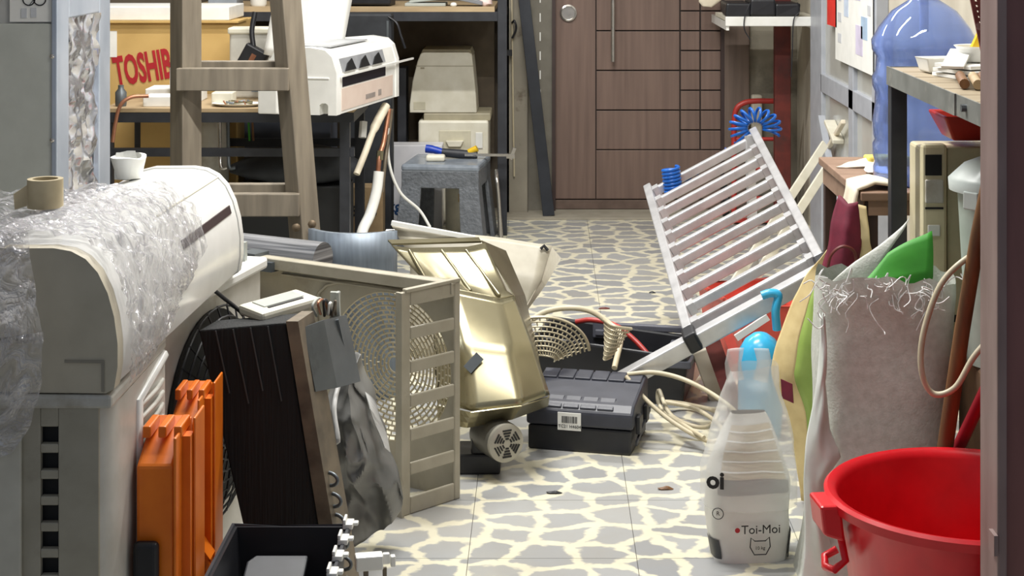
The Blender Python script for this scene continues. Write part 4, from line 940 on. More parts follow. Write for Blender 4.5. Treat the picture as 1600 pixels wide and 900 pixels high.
single('brick_block', MB().box(.965, 1.2, 3.6, 3.88, .28, .52), M('brown_block', (120, 92, 64), (96, 72, 50), .8), 'brown block stacked on the concrete block under the rack', 'block', bevel=.01)

# wooden table with the water bottle
tb2 = thing('side_table', 'small brown wooden table carrying the blue water bottle', 'table', (1.05, 4.58, 0))
TX0, TX1, TY0, TY1, TZ = .81, 1.31, 4.25, 4.91, .82
build('table_top', MB().box(TX0, TX1, TY0, TY1, TZ-.022, TZ), tablewood, tb2, root=tb2, bevel=.003)
build('apron', MB().box(TX0+.01, TX0+.028, TY0+.02, TY1-.02, TZ-.075, TZ-.022).box(TX0+.02, TX1-.02, TY0+.008, TY0+.026, TZ-.06, TZ-.022).box(TX1-.03, TX1-.012, TY0+.02, TY1-.02, TZ-.075, TZ-.022), tablewood, tb2, root=tb2)
for x in (TX0+.012, TX1-.045):
    for y in (TY0+.012, TY1-.045):
        build('leg', MB().box(x, x+.034, y, y+.034, 0, TZ-.024), darkwood, tb2, root=tb2, bevel=.002)
wbt = thing('water_bottle', 'large translucent blue water cooler bottle on the wooden table', 'bottle', (1.012, 4.43, TZ))
bprof = [(.002, .012), (.09, .006), (.12, .0), (.132, .012), (.134, .04), (.129, .055), (.134, .07), (.134, .10), (.128, .112), (.133, .125), (.134, .165), (.129, .20), (.128, .24), (.135, .256), (.136, .28), (.127, .296), (.125, .335), (.136, .352), (.138, .378), (.128, .394), (.12, .41), (.085, .455), (.05, .478), (.034, .487), (.032, .53), (.03, .53)]
build('shell', MB().lathe(bprof, 64, cap=False), MATS['bottle_shell'], wbt, smooth=70, solid=.002)
build('cap', MB().lathe([(.036, .49), (.037, .495), (.037, .53), (.03, .54), (.002, .541)], 28, cap=False), M('cap_blue', (20, 30, 215), None, .3), wbt, smooth=40)
build('neck_tube', MB().lathe([(.012, .40), (.012, .5)], 16), M('pale_tube', (200, 208, 225)), wbt)
tw = thing('towel', 'cream towel draped over the corner of the wooden table', 'towel', (.83, 4.36, TZ), 0)
tws = [[(.93, 4.40, TZ+.012), (.91, 4.33, TZ+.01), (.90, 4.27, TZ+.012)], [(.86, 4.41, TZ+.02), (.85, 4.34, TZ+.022), (.85, 4.28, TZ+.018)], [(.803, 4.41, TZ+.008), (.798, 4.34, TZ+.01), (.80, 4.26, TZ+.006)], [(.795, 4.40, TZ-.05), (.79, 4.33, TZ-.07), (.792, 4.25, TZ-.06)]]
build('cloth', sheet([[Vector(p) for p in r] for r in tws], 6, 6, .006, 20), creamcloth, tw, root=tw, solid=.008, smooth=180)
mb_ = thing('cloth_bag', 'maroon cloth bag hanging from the wooden table corner', 'bag', (.80, 4.24, .45))
build('bag', sheet([[P(1312, 308, 4.27), P(1327, 322, 4.24), P(1342, 318, 4.23)], [P(1300, 350, 4.26), P(1325, 352, 4.21), P(1344, 352, 4.23)], [P(1290, 400, 4.26), P(1318, 402, 4.2), P(1342, 398, 4.23)], [P(1282, 440, 4.26), P(1312, 442, 4.21), P(1340, 440, 4.23)]], 6, 6, .008, 14), maroon, mb_, root=mb_, solid=.01, smooth=180)
build('strap', MB().tube(catmull([P(1292, 432, 4.2), P(1298, 400, 4.17), P(1316, 385, 4.16), P(1334, 392, 4.17), P(1338, 415, 4.2)], 6), .004, 6), rust, mb_, root=mb_, smooth=60)
single('yellow_rag', sheet([[P(1338, 318, 4.25), P(1352, 322, 4.25)], [P(1338, 370, 4.23), P(1358, 372, 4.23)], [P(1340, 425, 4.24), P(1362, 412, 4.24)]], 6, 8, .008, 18), yellowcloth, 'pale yellow rag hanging beside the maroon cloth bag', 'cloth', solid=.008, smooth=180)
st = thing('yellow_sponge', 'yellow sponge pad on the wooden table behind the bottle', 'sponge', (.985, 4.74, TZ), .1)
build('pad', MB().box(-.07, .05, -.03, .03, 0, .028), M('sponge_yellow', (228, 206, 104), (214, 190, 88), .9, scale=60), st, bevel=.006)
build('paper_scrap', sheet([[(-.17, -.05, .004), (-.06, -.06, .004)], [(-.12, .0, .01), (-.05, 0, .022)]], 4, 3, .004, 30), creamcloth, st, solid=.003)
single('paper_scrap', sheet([[(.885, 4.56, TZ+.004), (.945, 4.54, TZ+.004)], [(.89, 4.62, TZ+.02), (.95, 4.6, TZ+.018)]], 5, 5, .012, 30), paper, 'crumpled white paper scrap on the wooden table', 'paper', solid=.002, smooth=60)

# poster and notices on the glazing
po = thing('wall_poster', 'white printed poster with pale blue and purple print on the grey frame', 'poster', (RX-.056, 7.15, .92))
def rp(px, py):            # a point on the glazing plane
    X = RX-.056; Y = X*F_PX/(px-VX); return Vector((X, Y, CAM_H-(py-VY)*Y/F_PX))
ya, yb = rp(1306, 90).y, rp(1364, 110).y; zz0 = rp(1306, 92).z
build('sheet', MB().box(RX-.058, RX-.056, yb, ya, zz0, 1.55), paper, po, root=po)
def patch(y0, y1, z0, z1, m): build('print', MB().box(RX-.0592, RX-.058, y0, y1, z0, z1), m, po, root=po)
sky = M('print_blue', (206, 220, 240)); lil = M('print_lilac', (220, 212, 236)); gry = M('print_grey', (210, 213, 218)); teal = M('print_teal', (176, 200, 226))
patch(yb+.62*(ya-yb), yb+.74*(ya-yb), 1.12, 1.5, sky); patch(yb+.3*(ya-yb), yb+.5*(ya-yb), 1.2, 1.5, lil); patch(yb+.24*(ya-yb), yb+.42*(ya-yb), .98, 1.1, lil)
patch(yb+.12*(ya-yb), yb+.28*(ya-yb), 1.05, 1.14, teal)
for k in range(5): patch(yb+.82*(ya-yb), yb+.92*(ya-yb), 1.0+.09*k, 1.04+.09*k, gry)
for k in range(4): patch(yb+.04*(ya-yb), yb+.12*(ya-yb), 1.15+.08*k, 1.19+.08*k, gry)
q0 = rp(1293, 38); q1 = rp(1308, 38)
single('red_notice', MB().box(RX-.058, RX-.052, q1.y, q0.y, q0.z, 1.5), redsheet, 'plain red notice card beside the white poster', 'notice')
build('latch', MB().bar(rp(1296, 190), rp(1310, 222), .05, .02), cream, wf, bevel=.004)
build('latch_lever', MB().bar(rp(1318, 190), rp(1292, 235), .02, .02), creamcloth, wf, bevel=.004)
for i in range(2):
    a_, b_ = [(P(1289, 225, 6.9), P(1240, 300, 6.6)), (P(1292, 262, 6.7), P(1248, 330, 6.4))][i]
    dv = (b_-a_); e_ = b_+dv*(b_.z/(-dv.z)) if dv.z < 0 else b_
    single('trim_board', MB().bar(a_, e_, .035, .012, (0, -1, 0)), cream, ['thin cream board leaning on the right wall, upper one', 'thin cream board leaning on the right wall, lower one'][i], 'board', group='leaning cream boards', bevel=.002)
# right back shelf
sf = thing('wall_shelf', 'white-edged wall shelf with black clutter high at the right rear', 'shelf', (1.12, 8.2, 1.04))
build('board', MB().box(.875, 1.325, 8.02, 8.5, 1.045, 1.062), cream, sf, root=sf)
build('front_edge', MB().hexa([P(1133, 8, 8.0), P(1274, 17, 8.0), P(1274, 17, 8.03), P(1133, 8, 8.03), P(1130, -2, 8.0), P(1274, 2, 8.0), P(1274, 2, 8.03), P(1130, -2, 8.03)]) if False else MB().box(.872, 1.325, 7.99, 8.02, 1.02, 1.066), white, sf, root=sf, bevel=.004)
build('bracket', MB().box(.876, .89, 8.0, 8.70, 1.0, 1.04), white, sf, root=sf)
build('bracket', MB().box(1.31, 1.325, 8.0, 8.70, 1.0, 1.04), white, sf, root=sf)
for i, x in enumerate((.93, 1.05, 1.17)):
    single('black_package', wiggle(MB().box(x-.05, x+.07, 8.06, 8.3, 1.063, 1.13+.02*(i % 2)), .01, 12, i), black, ['black bundle on the wall shelf, nearest the door', 'black bundle on the wall shelf, middle one', 'black bundle on the wall shelf, farthest right'][i], 'bundle', group='black bundles on wall shelf', bevel=.01)
for i, pts in enumerate((((1172, 5), (1164, 25), (1163, 45), (1172, 62)), ((1246, 4), (1249, 18), (1240, 32), (1238, 80), (1236, 120)))):
    single('hanging_wire', MB().tube(catmull([P(a_, b_, 7.98) for a_, b_ in pts], 6), .003, 6), black, ['black wire hanging from the wall shelf beside the brown board', 'black wire hanging from the wall shelf by the red column'][i], 'wire', group='hanging wires', smooth=60)
single('white_rag', sheet([[P(1092, -20, 8.5), P(1130, -20, 8.5)], [P(1092, 2, 8.48), P(1128, 0, 8.48)], [P(1098, 10, 8.48), P(1112, 12, 8.48)]], 5, 5, .01, 10), creamcloth, 'pale crumpled plastic hanging beside the wall shelf at the door', 'plastic', smooth=180, solid=.002)
single('electrical_box', MB().box(1.085, 1.14, 8.68, 8.735, .3, .62), concrete2, 'pale plaster patch block behind the blue hose', 'block', bevel=.01)

# ================================================================== WOODEN A-FRAME LADDER
wl = thing('wooden_ladder', 'tall grey-brown timber step ladder standing in front of the workbench', 'ladder', (-1.0, 5.5, 0))
YL = 5.5; sL = F_PX/YL
def post(a_, b_): return MB().bar(a_, b_, .075, .075, (0, 1, 0), PI/4)
build('leg', post(Vector((-1.184, YL, 0)), Vector((-1.184, YL, 2.0))), oldwood, wl, root=wl, bevel=.003)
ra, rb2 = Vector((-.75, YL, 0)), Vector((-.917, YL, 2.0))
build('leg', post(ra, rb2), oldwood, wl, root=wl, bevel=.003)
for z_ in (.18, .59, 1.0, 1.41, 1.82):
    xr = ra.lerp(rb2, z_/2).x
    build('rung', MB().box(-1.20, xr+.0, YL-.075, YL-.035, z_-.037, z_+.037), oldwood, wl, root=wl, bevel=.003)
    build('rung', MB().box(-1.18, xr+.0, YL+.05, YL+.09, z_-.02, z_+.05), oldwood, wl, root=wl, bevel=.003)
for px, py in ((463, 355), (488, 350)):
    build('bolt', MB().lathe([(.014, 0), (.014, .008), (.006, .014)], 10, Matrix.Translation(P(px, py, YL-.055)) @ FACE), M('dull_bolt', (120, 104, 84), None, .5, metal=.5), wl, root=wl, smooth=40)
# ================================================================== STEEL CABINET FAR LEFT
cab = thing('steel_cabinet', 'grey steel cabinet with galvanised foil-lined side at the upper left', 'cabinet', (-1.7, 4.65, 0))
CX = -1.29
build('front_panel', MB().box(-2.2, CX, 4.40, 4.42, 0, P(0, 37, 4.4).z), M('cabinet_grey', (198, 201, 194), (188, 191, 184), .5), cab, root=cab, bevel=.003)
build('upper_panel', MB().box(-2.2, CX, 4.412, 4.43, P(0, 37, 4.4).z, 2.0), M('cabinet_upper', (196, 196, 192)), cab, root=cab)
build('corner_post', MB().box(CX-.012, CX+.004, 4.395, 4.43, 0, 2.0), galv, cab, root=cab, bevel=.003)
build('side_frame', MB().box(CX-.02, CX, 4.42, 4.52, 0, 2.0).box(CX-.02, CX, 4.83, 4.95, 0, 2.0).box(CX-.02, CX, 4.52, 4.83, 1.25, 2.0), galv, cab, root=cab, bevel=.004)
build('core', MB().box(-2.2, CX-.025, 4.43, 4.93, 0, 2.0), greymetal, cab, root=cab)
def ff(u, v):
    y = 4.52+.31*u; z_ = .5+.75*v
    return Vector((CX-.012+.022*nz(y*22, z_*14, 1)+.01*nz(y*50, z_*40, 2), y, z_))
build('foil_lining', MB().grid(ff, 24, 60), foil, cab, root=cab, smooth=30)
build('top_lip', MB().bar(P(97, 18, 4.5)+Vector((.006, 0, 0)), P(137, 8, 4.75)+Vector((.006, 0, 0)), .01, .02), white, cab, root=cab)
for y_ in (88, 219):
    build('screw', MB().lathe([(.006, 0), (.006, .004), (.002, .006)], 10, Matrix.Translation(P(82, y_, 4.398)) @ FACE), handle_m, cab, root=cab)
ps_ = thing('paper_label', 'white instruction sheet with round diagram on the grey cabinet', 'label', tuple(P(50, 34, 4.41)))
build('sheet', MB().box(P(16, 0, 4.408).x, P(82, 0, 4.408).x, 4.404, 4.408, P(0, 34, 4.408).z, 1.42), paper, ps_, root=ps_)
g = MB()
for cx_ in (45, 62): g.tube([P(cx_, -1, 4.4035)+Vector((.016*math.cos(t), 0, .016*math.sin(t))) for t in [2*PI*q/18 for q in range(18)]], .0018, 5, True)
g.bar(P(46, 8, 4.4035), P(52, 0, 4.4035), .004, .001)
build('diagram', g, blackink, ps_, root=ps_)
build('grey_print', MB().box(P(33, 0, 4.403).x, P(42, 0, 4.403).x, 4.4022, 4.4038, P(0, 28, 4.403).z, P(0, 13, 4.403).z).box(P(48, 0, 4.403).x, P(57, 0, 4.403).x, 4.4022, 4.4038, P(0, 27, 4.403).z, P(0, 12, 4.403).z), gry, ps_, root=ps_)

# ================================================================== WORKBENCH
wbn = thing('workbench', 'long black steel workbench with plywood top at the back left', 'workbench', (-1.3, 7.3, 0))
X0, X1, Y0, Y1, Z0 = -1.86, -.80, 7.0, 7.6, .735
build('table_top', MB().box(X0, X1, Y0, Y1, Z0-.018, Z0), ply, wbn, root=wbn, bevel=.002)
build('apron', MB().box(X0, X1, Y0, Y0+.03, Z0-.06, Z0-.019), blackmetal, wbn, root=wbn)
build('apron', MB().box(X1-.03, X1, Y0+.03, Y1, Z0-.06, Z0-.019).box(X0, X0+.03, Y0+.03, Y1, Z0-.06, Z0-.019).box(X0, X1, Y1-.03, Y1, Z0-.06, Z0-.019), blackmetal, wbn, root=wbn)
for x in (X0, -1.5, X1-.06):
    for y in (Y0+.002, Y1-.042):
        build('leg', MB().box(x, x+.042, y, y+.04, 0, Z0-.03), blackmetal, wbn, root=wbn)
build('stretcher', MB().box(X0, X1, Y0+.01, Y0+.035, .53, .565), blackmetal, wbn, root=wbn)
build('stretcher', MB().box(X0, X1, Y1-.035, Y1-.01, .5, .535), blackmetal, wbn, root=wbn)
# cartons
tc_ = thing('carton', 'large cardboard carton printed TOSHIBA in red behind the bench', 'carton', (-1.74, 7.86, 0), .0)
build('box', MB().box(-.33, .33, -.22, .22, 0, 1.06), card, tc_, bevel=.004)
build('brand_print', text_mb('TOSHIBA', .185, Matrix.Translation((-.075, -.222, .85)) @ Matrix.Rotation(-.16, 4, 'Y') @ FACE @ Matrix.Scale(.42, 4, (1, 0, 0)), .001, .006), redink, tc_)
build('white_label', MB().box(-.27, -.22, -.2235, -.2225, .9, 1.02), paper, tc_)
build('arrow_mark', text_mb('\u2191\u2191' if False else 'M', .08, Matrix.Translation((.06, -.222, .98)) @ FACE, .001), blackink, tc_)
build('top_flap', MB().box(-.34, .34, -.24, .0, 1.058, 1.066), card, tc_)
cr = thing('carton', 'yellow-brown cardboard carton high at the far left beside the cabinet', 'carton', (-2.14, 7.5, 0))
build('box', MB().box(-.16, .05, -.1, .1, 0, 1.07), card2, cr, bevel=.003)
build('flap', MB().box(-.06, .04, -.106, -.1, .93, 1.05), card, cr)
single('white_carton_lid', MB().box(-2.1, -1.45, 7.66, 8.04, 1.067, 1.13), paper, 'white flat box lying on top of the TOSHIBA carton', 'box', bevel=.004)
single('carton', MB().box(-1.8, -1.52, 7.42, 7.52, 0, .70), card, 'cardboard carton standing under the workbench at the left', 'carton', bevel=.004)
# things on the bench
def onb(name, mb, mat, label, cat, **k): return single(name, mb, mat, label, cat, **k)
onb('white_block', MB().box(-1.70, -1.53, 7.05, 7.18, Z0, Z0+.045), paper, 'white carton offcut lying on the bench left of the ladder', 'box', bevel=.004)
onb('paper_pile', wiggle(MB().box(-1.74, -1.5, 7.25, 7.4, Z0, Z0+.06), .008, 10), paper, 'pile of white papers on the bench below the TOSHIBA print', 'papers', bevel=.004)
onb('white_box', MB().box(-1.62, -1.52, 7.2, 7.24, Z0+.061, Z0+.155), paper, 'upright white card on the paper pile before the TOSHIBA carton', 'card', bevel=.003)
onb('dark_bottle', MB().lathe([(.022, 0), (.024, .01), (.024, .06), (.012, .075), (.012, .09)], 20, Matrix.Translation((-1.80, 7.08, Z0)), cap=True), steelgrey, 'small grey bottle at the left end of the bench', 'bottle', smooth=40)
onb('copper_tube', MB().tube(catmull([P(232, 150, 7.0), P(205, 152, 6.97), P(188, 165, 6.95), P(180, 195, 6.94), P(176, 222, 6.94)], 8), .008, 8), copper, 'copper tube bending down over the left bench edge', 'tube', smooth=60)
onb('cream_block', MB().box(-1.42, -1.33, 7.1, 7.2, Z0, Z0+.055), cream, 'cream block on the bench between the ladder legs', 'block', bevel=.004)
ot = thing('oval_tray', 'white oval tray of small parts on the bench between ladder legs', 'tray', (-1.3, 7.08, Z0))
build('tray', MB().lathe([(.07, 0), (.11, .012), (.113, .014), (.1, .01), (.002, .006)], 28, Matrix.Scale(.55, 4, (0, 1, 0)), cap=False), white, ot, smooth=40)
for k in range(9):
    build('screw', MB().tube([(random.uniform(-.07, .07), random.uniform(-.03, .03), .012), (random.uniform(-.07, .07), random.uniform(-.03, .03), .022)], .004, 6), [copper, steelgrey, gold][k % 3], ot)
jc = thing('jerry_can', 'white plastic canister on the bench behind the ladder', 'canister', (-1.30, 7.45, Z0))
build('body', MB().box(-.1, .1, -.05, .05, 0, .31), oldwhite, jc, bevel=.012, seg=3)
build('rim', MB().box(-.107, .107, -.057, .057, .285, .315), cream, jc, bevel=.008)
build('blue_label', MB().box(.0, .05, -.053, -.05, .03, .14), M('label_slate', (120, 140, 160)), jc)
bch = thing('charger', 'black battery charger hanging on a cord before the white canister', 'charger', (-1.28, 7.33, .92))
build('body', MB().box(-.055, .055, -.03, .03, -.05, .05, Matrix.Rotation(.5, 4, 'Y')), black, bch, bevel=.008)
build('cord', MB().tube(catmull([(0, 0, .05), (-.01, .02, .12), (0, .04, .2)], 6), .012, 8), black, bch, smooth=60)
build('sticker', MB().box(-.012, .01, -.0315, -.03, -.035, .02, Matrix.Rotation(.5, 4, 'Y')), copper, bch)
# indoor unit on the bench
IU = thing('indoor_unit', 'bright white wall air conditioner with open vents sitting on the bench', 'air conditioner', (-.835, 6.69, Z0+.004), -math.radians(13.3))
ip = [(-.30, 0), (-.31, .06), (-.30, .2), (-.26, .26), (-.12, .272), (-.05, .262), (-.02, .235), (.0, .17), (0, .0), (-.035, 0), (-.035, .04), (-.045, .048), (-.062, .048), (-.072, .04), (-.072, 0)]
ip = ip[:3]+ip[3:]
build('end_cap', MB().prism(ip, 0, .05), gloss_white, IU, smooth=30)
ibody = [(-.30, .0), (-.30, .2), (-.26, .25), (-.12, .262), (-.05, .252), (-.02, .225), (-.004, .17), (-.004, 0)]
build('body', MB().prism(ibody, .05, .76), gloss_white, IU, smooth=30)
build('end_cap', MB().prism([(x, z_) for x, z_ in ip[:9]], .76, .80), gloss_white, IU, smooth=30)
build('side_ledge', MB().box(-.29, -.03, -.006, 0, .145, .152), gloss_white, IU, bevel=.002)
def fx(z_, e=.0):  # front surface x at height
    pts = [(.0, -.004), (.17, -.004), (.225, -.02), (.252, -.05)]
    for (za, xa_), (zb_, xb_) in zip(pts, pts[1:]):
        if z_ <= zb_: return xa_+(xb_-xa_)*(z_-za)/(zb_-za)+e
    return -.05+e
def fstrip(y0, y1, z0, z1, e): 
    p = [Vector((fx(z0, -.02), y0, z0)), Vector((fx(z0, e), y0, z0)), Vector((fx(z0, e), y1, z0)), Vector((fx(z0, -.02), y1, z0)), Vector((fx(z1, -.02), y0, z1)), Vector((fx(z1, e), y0, z1)), Vector((fx(z1, e), y1, z1)), Vector((fx(z1, -.02), y1, z1))]
    return MB().hexa(p)
sd_ = M('slot_dark', (14, 16, 18))
build('outlet_slot', fstrip(.08, .62, .108, .148, .002), M('navy_slot', (26, 26, 38), None, .4), IU)
build('vent_opening', fstrip(.08, .62, .168, .222, .002), M('grey_vent', (150, 152, 156)), IU)
for k in range(3):
    y = .1+.17*k
    build('vent_flap', MB().add([Vector((fx(.17, .006), y, .17)), Vector((fx(.17, .006), y+.13, .17)), Vector((fx(.215, .006), y+.11, .215)), Vector((fx(.2, .006), y+.05, .2))], [(0, 1, 2, 3)]), sd_, IU, solid=.004)
build('bar', MB().bar((fx(.155, .012), .04, .155), (fx(.155, .012), .98, .155), .008, .008), gloss_white, IU)
build('lower_panel', fstrip(.07, .72, .012, .102, .002), M('blush_panel', (226, 208, 196), (220, 200, 188), .4), IU)
build('icon', MB().box(fx(.05, .002), fx(.05, .0032), .36, .48, .03, .05).box(fx(.05, .002), fx(.05, .0032), .52, .56, .03, .055), M('icon_grey', (160, 150, 145)), IU)
build('top_grille', MB().box(-.25, -.08, .15, .6, .262, .268), M('vent_grey', (170, 172, 174)), IU)
build('base_tab', MB().box(-.335, -.25, -.01, .03, .0, .10), gloss_white, IU, bevel=.006)
fpn = IU
def fpf(u, v):
    p = P(415+125*u+ (12 if u > .8 else 0)*v, 105-45*u-(150*v), 7.25-.1*u); p.y += .05*math.sin(u*PI)
    return p
build('raised_cover', sheet([[P(413, 85, 7.2), P(470, 98, 7.12), P(532, 90, 7.3)], [P(425, 20, 7.22), P(480, 30, 7.14), P(545, 20, 7.32)], [P(440, -60, 7.24), P(490, -60, 7.16), P(560, -60, 7.34)]], 8, 5), gloss_white, fpn, root=fpn, solid=.012, smooth=60)
build('cover_hinge', MB().bar(P(430, 88, 7.2), P(440, 120, 7.1), .06, .012, (0, 1, 0)), gloss_white, fpn, root=fpn)
# hanging pipes
hpz = thing('refrigerant_pipes', 'insulated pipes and cable hanging from the white bench air conditioner', 'pipes', tuple(P(590, 350, 7.3)))
build('foam_pipe', MB().tube(catmull([P(603, 165, 7.35), P(585, 200, 7.25), P(570, 240, 7.15), P(557, 272, 7.1)], 6), [.02]*7+[.0145]*12, 12), M('foam_cream', (222, 212, 190)), hpz, root=hpz, smooth=60)
build('copper_pipe', MB().tube(catmull([P(608, 170, 7.4), P(600, 220, 7.35), P(593, 245, 7.3), P(590, 280, 7.28)], 6), .011, 10), copper, hpz, root=hpz, smooth=60)
build('copper_pipe', MB().tube(catmull([P(612, 170, 7.42), P(606, 220, 7.4), P(601, 260, 7.36), P(597, 300, 7.34)], 6), .009, 10), tan, hpz, root=hpz, smooth=60)
build('white_pipe', MB().tube(catmull([P(592, 268, 7.28), P(588, 300, 7.26), P(578, 335, 7.22), P(566, 362, 7.15), P(560, 400, 7.1)], 6), .0235, 12), gloss_white, hpz, root=hpz, smooth=60)
build('flare_nut', MB().tube([P(594, 236, 7.31), P(593, 250, 7.3)], .016, 6), gold, hpz, root=hpz)
build('white_cable', MB().tube(catmull([P(606, 200, 7.4), P(608, 255, 7.42), P(625, 300, 7.45), P(655, 328, 7.5), P(672, 355, 7.5)], 8), .007, 8), gloss_white, hpz, root=hpz, smooth=60)
build('cloth_tie', MB().tube([P(568, 190, 7.3), P(566, 215, 7.28)], .018, 8), white, hpz, root=hpz)
# under the bench
single('dark_box', MB().box(-1.38, -.98, 7.66, 7.9, 0, .69), M('slate_box', (70, 74, 84), (58, 62, 72), .6), 'dark slate box standing behind the workbench frame', 'box', bevel=.006)
cu_ = thing('motorcycle_seat', 'rounded black padded seat under the workbench', 'seat', (-1.08, 7.25, .0))
def seat(u, v):
    t = 2*PI*v; x = -.28+.56*u; e = .065+.05*math.sin(min(1, u*1.6)*PI*.5)*(1-max(0, u-.75)*1.2)
    k = math.sin(max(.02, min(.98, u))*PI)**.35
    return Vector((x, .14*math.cos(t)*k, .44+e*math.sin(t)*k*(1 if math.sin(t) > 0 else .55)))
build('pad', MB().grid(seat, 24, 20), charcoal, cu_, smooth=180)
build('base', MB().box(-.24, .24, -.1, .1, .0, .385), M('slot_dark', (14, 16, 18)), cu_, bevel=.01)
gt = thing('gas_tank', 'white cylinder tank under the bench behind the left ladder leg', 'tank', (-1.46, 7.36, 0))
build('body', MB().lathe([(.05, 0), (.065, .02), (.065, .6), (.05, .66), (.02, .68)], 28), oldwhite, gt, smooth=50)
build('valve', MB().lathe([(.015, .68), (.015, .71)], 10), gold, gt)
for i, (px, m_, lb_) in enumerate(((343, handle_m, 'bright metal tube hanging under the bench beside the white tank'), (356, steelgrey, 'dull metal tube hanging under the bench beside the white tank'))):
    single('metal_tube', MB().tube(catmull([P(px, 185, 7.2), P(px+1, 240, 7.2), P(px+3, 262, 7.18), P(px+12, 262, 7.18)], 6), .008, 8), m_, lb_, 'tube', smooth=60)
for i, (px, m_, lb_) in enumerate(((388, green, 'green wire hanging under the bench top'), (394, stickwood, 'brown wire hanging under the bench top'))):
    single('hanging_wire', MB().tube([P(px, 183, 7.3), P(px+2, 220, 7.3)], .005, 6), m_, lb_, 'wire')
# ================================================================== RACK BEHIND
rr = thing('shelf_rack', 'black steel shelf rack with plywood shelf along the back wall', 'rack', (-.95, 8.35, 0))
RZ2 = 1.085
build('shelf', MB().box(-1.75, -.24, 8.08, 8.7, RZ2-.0, RZ2+.025), ply, rr, root=rr)
build('rail', MB().box(-1.75, -.20, 8.08, 8.11, RZ2-.045, RZ2).box(-1.75, -.2, 8.67, 8.7, RZ2-.045, RZ2), blackmetal, rr, root=rr)
for x in (-1.75, -.225):
    for y in (8.07, 8.66): build('post', MB().box(x, x+.045, y, y+.04, 0, 1.9), blackmetal, rr, root=rr, bevel=.002)
build('side_rail', MB().box(-.222, -.19, 8.1, 8.66, .3, .33).box(-.222, -.19, 8.1, 8.66, RZ2-.045, RZ2), blackmetal, rr, root=rr)
single('dark_backboard', MB().box(-1.7, -.26, 8.72, 8.745, .3, 1.9), M('backboard', (92, 82, 68), (80, 70, 58), .8), 'dim brown board against the wall behind the rack', 'board')
def shelf_item(name, mb, mat, label, cat, **k): return single(name, mb, mat, label, cat, **k)
shelf_item('laptop', MB().box(-.68, -.48, 8.12, 8.3, 1.11, 1.125).bar((-.66, 8.2, 1.13), (-.48, 8.2, 1.15), .12, .012), greymetal, 'grey flat device on the rack shelf left of the pink scrap', 'device', bevel=.003)
shelf_item('grey_keyboard', MB().box(-.09, .09, -.06, .06, 0, .02).xf(Matrix.Translation((-.39, 8.16, 1.135)) @ Matrix.Rotation(.22, 4, 'Y')), M('device_grey', (130, 132, 138)), 'tilted grey device on the rack shelf', 'device', bevel=.003)
shelf_item('pink_scrap', wiggle(MB().lathe([(.02, 0), (.035, .012), (.03, .03), (.004, .035)], 12, Matrix.Translation((-.285, 8.14, 1.11))), .01, 30, 2), M('pale_pink', (230, 206, 200)), 'pale pink scrap on the right end of the rack shelf', 'scrap', smooth=60)
shelf_item('bottle_cap', MB().lathe([(.012, 0), (.017, .008), (.012, .018), (.002, .02)], 14, Matrix.Translation((-.44, 8.1, 1.11))), white, 'small white cap at the front of the rack shelf', 'cap', smooth=60)
shelf_item('grey_box', MB().box(-1.64, -1.5, 8.12, 8.3, 1.11, 1.18), M('device_blue', (150, 158, 168)), 'blue-grey box on the rack shelf above the canister', 'box', bevel=.004)
shelf_item('white_jar', MB().lathe([(.035, 0), (.04, .01), (.04, .1), (.03, .12)], 20, Matrix.Translation((-1.40, 8.16, 1.11))), white, 'white jar on the rack shelf behind the ladder', 'jar', smooth=40)
shelf_item('black_clutter', wiggle(MB().box(-.98, -.75, 8.1, 8.3, 1.11, 1.2), .02, 10, 5), black, 'black clutter on the rack shelf above the black bag', 'bundle', bevel=.01)
bb = thing('black_bag', 'square black bag behind the white bench air conditioner', 'bag', (-.80, 7.99, 0))
build('bag_body', MB().box(-.15, .075, -.06, .06, 0.0, 1.085), charcoal, bb, bevel=.012)
build('zip_edge', MB().box(.05, .06, -.064, -.06, .9, 1.05), steelgrey, bb)
build('strap', MB().tube(catmull([(-.74, 7.93, 1.07), (-.70, 7.91, 1.04), (-.68, 7.91, .98), (-.66, 7.91, .92)], 6), .006, 6), black, bb, root=bb, smooth=60)
# cream machine (two stacked)
m1 = thing('cream_machine', 'cream plastic machine cover with rounded sides stacked on the lower one', 'machine', (-.51, 8.54, .557))
mpf = [(-.17, 0), (-.17, .04), (-.155, .16), (-.13, .26), (-.115, .298), (-.10, .305), (.13, .305), (.145, .295), (.155, .2), (.165, .09), (.17, 0)]
build('cover', MB().prism(mpf, -.12, .16), cream, m1, smooth=30, bevel=.004)
build('top_cap', MB().prism([(-.12, .285), (-.105, .318), (.135, .318), (.148, .285)], -.1, .17), M('cap_beige', (186, 178, 152)), m1, smooth=30)
build('seam', MB().box(-.14, .155, -.1215, -.12, .235, .238), M('seam_tan', (170, 162, 138)), m1)
build('badge', MB().box(-.115, -.095, -.122, -.12, .222, .23), M('seam_tan', (170, 162, 138)), m1)
build('button', MB().box(-.15, -.09, -.122, -.12, .015, .055), M('seam_cream', (206, 200, 176)), m1, bevel=.004)
m2 = thing('cream_machine', 'lower cream machine with square front recess on the back floor', 'machine', (-.45, 8.5, 0))
build('body', MB().box(-.185, .17, -.1, .2, 0, .52), cream, m2, bevel=.012)
build('lid', MB().box(-.16, .18, -.08, .2, .515, .556), M('cap_beige', (186, 178, 152)), m2, bevel=.008)
build('front_recess', MB().box(-.08, .08, -.106, -.1, .31, .47), M('recess_cream', (212, 206, 182)), m2, bevel=.004)
build('handle_lip', MB().prism([(-.045, .42), (.045, .42), (.03, .39), (-.03, .39)], -.125, -.1), cream, m2, bevel=.003)
build('switch', MB().box(.105, .14, -.106, -.1, .38, .46), white, m2, bevel=.002)
